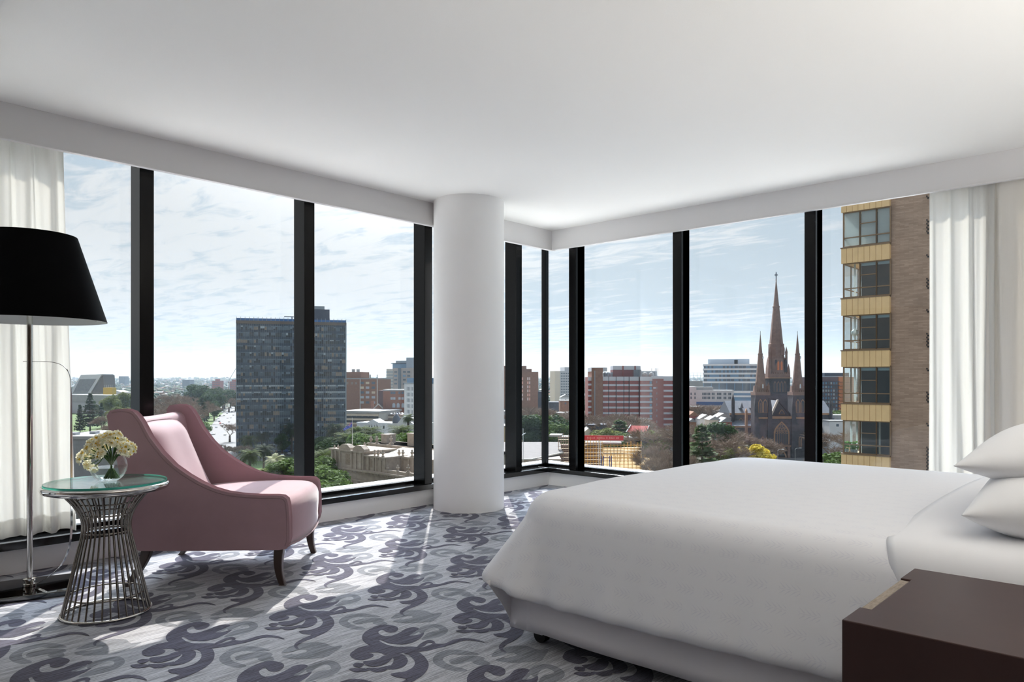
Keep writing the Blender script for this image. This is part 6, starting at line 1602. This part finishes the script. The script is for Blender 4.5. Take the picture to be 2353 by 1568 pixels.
# twin front towers
def west_tower(pc):
    k = F.D(pc) / FPX; xc = F.X(pc); yc = 16.5 * k
    zb, zc_, zs, ztop = F.Z(pc, 909), F.Z(pc, 901), F.Z(pc, 887), F.Z(pc, 766)
    a = 16.5 * k
    MB().box(xc - a, xc + a, 0, 2 * a, 0, zb).build('tower_shaft', m_blue, r)
    for sx in (-1, 1):
        b = MB(); b.frustum(xc + sx * (a - .2), .2, 0, F.Z(pc, 935), 1.5, 1.5, 1.0, 1.0); b.frustum(xc + sx * (a - .2), .2, F.Z(pc, 935), F.Z(pc, 915), 1.0, 1.0, .4, .4); b.build('buttress', m_blue, r)
    MB().box(xc - a - .2, xc + a + .2, -.3, .3, F.Z(pc, 963), F.Z(pc, 959)).build('string_course', m_trim, r)
    MB().box(xc - a - .15, xc + a + .15, -.15, 2 * a + .15, zb, zc_).build('tower_band', m_tan, r)
    b = MB()
    for i in range(7): b.box(xc - a + i * 2 * a / 6.6, xc - a + i * 2 * a / 6.6 + .55, -.2, .5, zc_, zc_ + 1.0)
    b.build('battlement', m_tan, r)
    MB().frustum(xc, yc, zb, zs, a * .86, a * .86, a * .72, a * .72).build('spire_base', m_tan, r)
    prof = [(a * .80, zb + 1), (a * .72, zs), (5.2 * k, F.Z(pc, 816)), (5.7 * k, F.Z(pc, 815)), (5.7 * k, F.Z(pc, 813)), (4.3 * k, F.Z(pc, 811)), (.10, ztop)]
    MB().lathe(prof, xc, yc, 8, a0=PI / 8).build('spire', m_tan, r); MB().bar((xc, yc, ztop - 1), (xc, yc, F.Z(pc, 760)), .25).build('spire_cross', c_steel, r)
    for sx in (-1, 1): MB().lathe([(.9, zc_), (.9, F.Z(pc, 888)), (.05, F.Z(pc, 879))], xc + sx * a * .85, .9, 6).build('pinnacle', m_tan, r)
    for p0, p1 in ((pc - 10.5, pc - .6), (pc + .6, pc + 10.5)): gothic(p0, p1, 949, 917.5, -.05, 'belfry_window', .45, lights=2)
    gothic(pc - 2.6, pc + 2.6, 893, 881, 2 * k, 'spire_window', .25, mat('pale opening', (196, 206, 216), .5))
    gothic(pc - 1.6, pc + 1.6, 825, 818, yc - 5.6 * k, 'spire_window', .12, MATS['pale opening'])
    gothic(pc - 3.4, pc + 3.4, 1027, 1003, -.05, 'lancet_window', .35, lights=2)
west_tower(1752.8); west_tower(1838.9)
# central spire
y = 45; pc = 1792; k = F.D(pc, y) / FPX; xc = F.X(pc, y); a = 23.5 * k; Zc = lambda py: F.Z(pc, py, y)
MB().box(xc - a, xc + a, y, y + 2 * a, 0, Zc(868)).build('crossing_tower', m_blue, r); MB().box(xc - a - .8, xc + a + .8, y - .8, y + 2 * a + .8, Zc(870), Zc(868)).build('tower_cornice', m_trim, r)
for i in range(4):
    p0 = 1777.6 + i * 7.5; o = MB().xz(arch(F.X(p0, y), F.X(p0 + 6, y), Zc(901.5), Zc(876), 1.6), y - .3, y + .2).build('belfry_window', m_tan, r); MB().xz(arch(F.X(p0 + 1.4, y), F.X(p0 + 4.6, y), Zc(901), Zc(879), 1.), y - .4, y + .2).build('leaded_light', m_lead, o)
MB().box(xc - a, xc + a, y, y + 2 * a, Zc(868), Zc(859)).build('tower_band', m_tan, r)
b = MB()
for i in range(10): b.box(xc - a + i * 2 * a / 9.6, xc - a + i * 2 * a / 9.6 + .75, y - .1, y + .6, Zc(859), Zc(856))
b.build('battlement', m_tan, r)
yc = y + a
MB().lathe([(a * 1.02, Zc(868)), (a * .98, Zc(845)), (19.5 * k * 1.05, Zc(826)), (17.6 * k, Zc(818)), (17.3 * k, Zc(790)), (15.2 * k, Zc(789)), (7.2 * k, Zc(705)), (8.3 * k, Zc(704.5)), (8.2 * k, Zc(702)), (6.4 * k, Zc(701)), (.9 * k, Zc(643)), (1.4 * k, Zc(640)), (.6 * k, Zc(638))], xc, yc, 8, a0=PI / 8).build('spire', m_tan, r)
m_orange = mat('orange lantern glass', (206, 118, 66), .4)  # plain orange panes of the central spire
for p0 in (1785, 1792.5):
    o = MB().xz(arch(F.X(p0, y + .8), F.X(p0 + 6, y + .8), Zc(852), Zc(828), 1.6), y + .55, y + 2.6).build('lantern_window', m_tan, r); MB().xz(arch(F.X(p0 + .9, y + .8), F.X(p0 + 5.1, y + .8), Zc(851), Zc(830), 1.2), y + .4, y + 2.5).build('stained_glass', m_orange, o)
for p0 in (1779.5, 1802.5): MB().xz(arch(F.X(p0, y + 2), F.X(p0 + 4.5, y + 2), Zc(855), Zc(826), 1.2), y + .9, y + 4).build('blind_arch', m_blue, r)
o = MB().xz(arch(F.X(1788, y + 6), F.X(1797, y + 6), Zc(816), Zc(793), 2.2), y + a - 17.6 * k - .1, y + a - 10 * k).build('spire_window', m_tan, r); MB().xz(arch(F.X(1790.4, y + 6), F.X(1794.6, y + 6), Zc(812), Zc(799), 1.), y + a - 17.8 * k, y + a - 10 * k).build('pale_opening', MATS['pale opening'], o)
for pp in (1772.8, 1811.2):
    x = F.X(pp, y); MB().lathe([(.85, Zc(868)), (.75, Zc(812)), (.9, Zc(810)), (.05, Zc(796))], x, y + 3, 6).build('pinnacle', m_tan, r)
for pp in (1770.5, 1813.5): MB().lathe([(1.1, Zc(868)), (.9, Zc(850)), (.1, Zc(836))], F.X(pp, y), y + 1, 6).build('pinnacle', m_tan, r)
cz = Zc(630); b = MB(); b.bar((xc, yc, Zc(640)), (xc, yc, Zc(622)), .42); b.bar((xc - 1.05, yc, cz + .3), (xc + 1.05, yc, cz + .3), .4); n = 14; b.tube([(xc + .72 * math.cos(2 * PI * i / n), yc, cz + .3 + .72 * math.sin(2 * PI * i / n)) for i in range(n)], .14, 5, closed=True); b.build('spire_cross', c_slate, r)

# ---- apartments and street between the last mullion and the brick tower
F = Fac(1872, 480, 1960, 486); r = bld('balcony_block', 'brown balcony apartment block with an orange end wall right of the third inner mullion', 'building', F)
H = F.Z(1910, 867); MB().box(0, F.X(1926), 0, 18, 0, H).build('wall', mat('slate brown wall', (112, 96, 100), .9, var=.15, scale=.4), r); MB().box(F.X(1926), F.W, -1, 18, 0, H).build('end_wall', mat('orange render', (214, 140, 92), .9), r)
MB().box(F.X(1890), F.X(1952), 1, 16, H, F.Z(1910, 864.5)).build('parapet', c_glassl, r); MB().box(F.X(1904), F.W, 4, 16, H, F.Z(1920, 857)).build('plant_room', c_slate, r)
for k in range(9):
    py = 877 + k * 8.6; MB().box(-.3, F.X(1927), -1.3, .2, F.Z(1910, py) - .35, F.Z(1910, py)).build('balcony_slab', c_slate, r)
    MB().box(F.X(1927), F.X(1948), -2.4, -.8, F.Z(1930, py + 1) - .3, F.Z(1930, py + 1)).build('balcony_slab', c_brown, r)
grid_parts(r, 'window', [F.X(p) for p in (1892, 1898, 1904, 1910, 1916, 1922)], [F.Z(1910, 883.5 + k * 8.6) for k in range(8)], 1.25, 1.5, [c_glassb, c_glass, c_glassl], -.1)
low('shop_row', 'low shops with white roofs below the balcony block', 1902, 1975, 955, 420, c_roofg, c_roofl, 10)
low('deck_house', 'low pale house with a deck below the balcony block', 1906, 1980, 968, 400, c_white, c_roofg, 10)
tree('green', 1929, 945, 440, 'pale green tree at the foot of the balcony block', wide=1.3)
tree('bare', 1921, 983, 325, 'dense round bare tree right of the third inner mullion', wide=1.5)
tree('bare', 1933, 990, 318, 'bare tree touching the brick tower below the balcony block', wide=1.3)
tree('green', 1926, 1042, 262, 'green shrub at the foot of the brick tower', wide=1.5)
tree('bare', 1906, 1042, 262, 'low bare shrub beside the third inner mullion', wide=1.6)
for px, py, col, lb in ((1897, 1036, 'white', 'white car on the street below the round bare tree'), (1912, 1040, 'silver', 'silver car on the street right of the white one')): car(px, py, col, lb, None, 2.6)

# ---- beige brick tower close by, ochre panels and glass bays
F = Fac(1938.5, 43.02, 2250, 38.4); r = bld('brick_tower', 'nearby beige brick apartment tower with ochre panels and glazed bays', 'building', F)
m_bb = brick_mat('beige roman brick', (184, 157, 136), (162, 136, 117), (158, 134, 116), .46, .078, 'XZ', .008)
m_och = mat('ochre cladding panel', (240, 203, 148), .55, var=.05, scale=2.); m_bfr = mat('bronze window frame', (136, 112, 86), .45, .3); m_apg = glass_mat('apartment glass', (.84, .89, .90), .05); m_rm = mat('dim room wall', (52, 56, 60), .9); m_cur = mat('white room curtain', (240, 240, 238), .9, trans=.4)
Zl = lambda py: F.Z(1941, py); xb_ = F.X(2046); DEPTH = 12.
MB().box(xb_, F.W + 4, .12, DEPTH, 0, 75).build('brick_wall', m_bb, r)
b = MB(); z = Zl(1080)
xn = F.X(2132.5)
while z < 75:
    b.box(xn - .05, xn + .02, .06, .2, z, z + .085); b.box(xn - .10, xn - .05, .06, .2, z + .1, z + .185); z += .205
    if int((z - Zl(1080)) / 1.55) % 2 == 1: z += 1.1
b.build('notched_edge', c_dark, r)
rows = [(1140, 1050 - 6.5), (965.6, 928.3), (843.7, 806.9), (725.8, 687.6), (606.5, 571.8), (489.4, 456.), (372, 338)]
np_ = 8; pw = xb_ / np_
for (yb, yt) in rows:
    za, zb = Zl(yb), Zl(yt)
    for i in range(np_): MB().box(i * pw + .008 - .10, (i + 1) * pw - .008 - .10 + (.1 if i == np_ - 1 else 0), -.14, .0, za, zb).build('ochre_panel', m_och, r)
    MB().box(-.1, xb_, -.0, DEPTH * .5, za + .05, zb - .05).build('floor_slab', m_och, r); MB().box(-.13, xb_, -.17, .1, zb - .02, zb + .05).build('sill', m_bfr, r)
xm1, xm2 = F.X(1976), F.X(2014); tz = [(rows[i][1], rows[i + 1][0]) for i in range(6)]
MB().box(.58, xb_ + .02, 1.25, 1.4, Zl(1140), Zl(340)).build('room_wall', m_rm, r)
for fi, (y0, y1) in enumerate(tz):
    za, zb = Zl(y0) + .05, Zl(y1)
    tr = za + (zb - za) * (.27); t2 = za + (zb - za) * .63
    for wi, (xa, xe) in enumerate(((0., xm1), (xm1, xm2), (xm2, xb_))):
        w = thing('window', None, None); w.parent = r
        b = MB()
        for x in (xa, xe): b.box(x - .035, x + .035, -.03, .06, za, zb)
        for z in (za + .03, zb - .03, tr): b.box(xa, xe, -.03, .06, z - .03, z + .03)
        if wi == 1: b.box(xa, xe, -.03, .06, t2 - .025, t2 + .025)
        fr = b.build('window_frame', m_bfr, r); bpy.data.objects.remove(w)
        MB().box(xa + .03, xe - .03, .0, .012, za + .03, zb - .03).build('pane', m_apg, fr)
        if fi == 4: MB().box(xa + .05, xe - .05, .10, .12, za + .1, zb - .02).build('blind', m_cur, fr)
        elif fi in (1, 2, 3) and wi > 0: MB().box(xa + .05, xe - .05, .10, .12, zb - .22, zb - .02).build('blind', mat('blue grey blind', (176, 190, 192), .8), fr)
    b = MB()
    for y in (.06, 1.3, 2.6): b.box(-.03, .03, y - .03, y + .03, za, zb)
    for z in (za + .03, zb - .03, tr): b.box(-.03, .03, 0, 3.2, z - .03, z + .03)
    b.build('side_frame', m_bfr, r)
    MB().box(-.006, .006, .03, 3.2, za, zb).build('side_pane', m_apg, r)
    if fi != 4:
        for cx, cy in (((.42, .5), (.60, .9)) if fi != 0 else ((.25, .4), (.5, .6), (.75, .5), (1.7, .8))):
            MB().grid(lambda i, j: (cx + .10 * i / 8 + .0, cy + .03 * math.sin(i * 1.8), za + (zb - za) * j), 9, 2).build('room_curtain', m_cur, r)
gl_ = at_depth(1964, F.D(1964, .8), None, 765); g = thing('globe_pendant', 'round white globe lamp inside a glazed bay of the brick tower', 'lamp', tuple(gl_)); MB().ball((0, 0, 0), .21, 18, 12).build('globe', mat('opal globe', (240, 240, 238), .4), g, smooth=True); MB().bar((0, 0, .2), (0, 0, 1.0), .02).build('cord', c_dark, g)
for px in (1946, 1958, 1966):
    q = at_depth(px, F.D(px, .35)); zf = ZG + Zl(rows[0][1]) + .05; p_ = thing('potted_plant', 'small green plant behind the lowest bay glass of the brick tower', 'plant', (q.x, q.y, zf), 0, 'plants in the lowest glazed bay')
    MB().lathe([(.09, 0), (.12, .22), (.001, .2)], 0, 0, 10).build('pot', c_white, p_); b = MB(); leafquads(b, [(Vector((0, 0, .45)), .24)], 60, .09, px); b.build('leaves', leafcol('house plant leaves', (120, 168, 60)), p_)
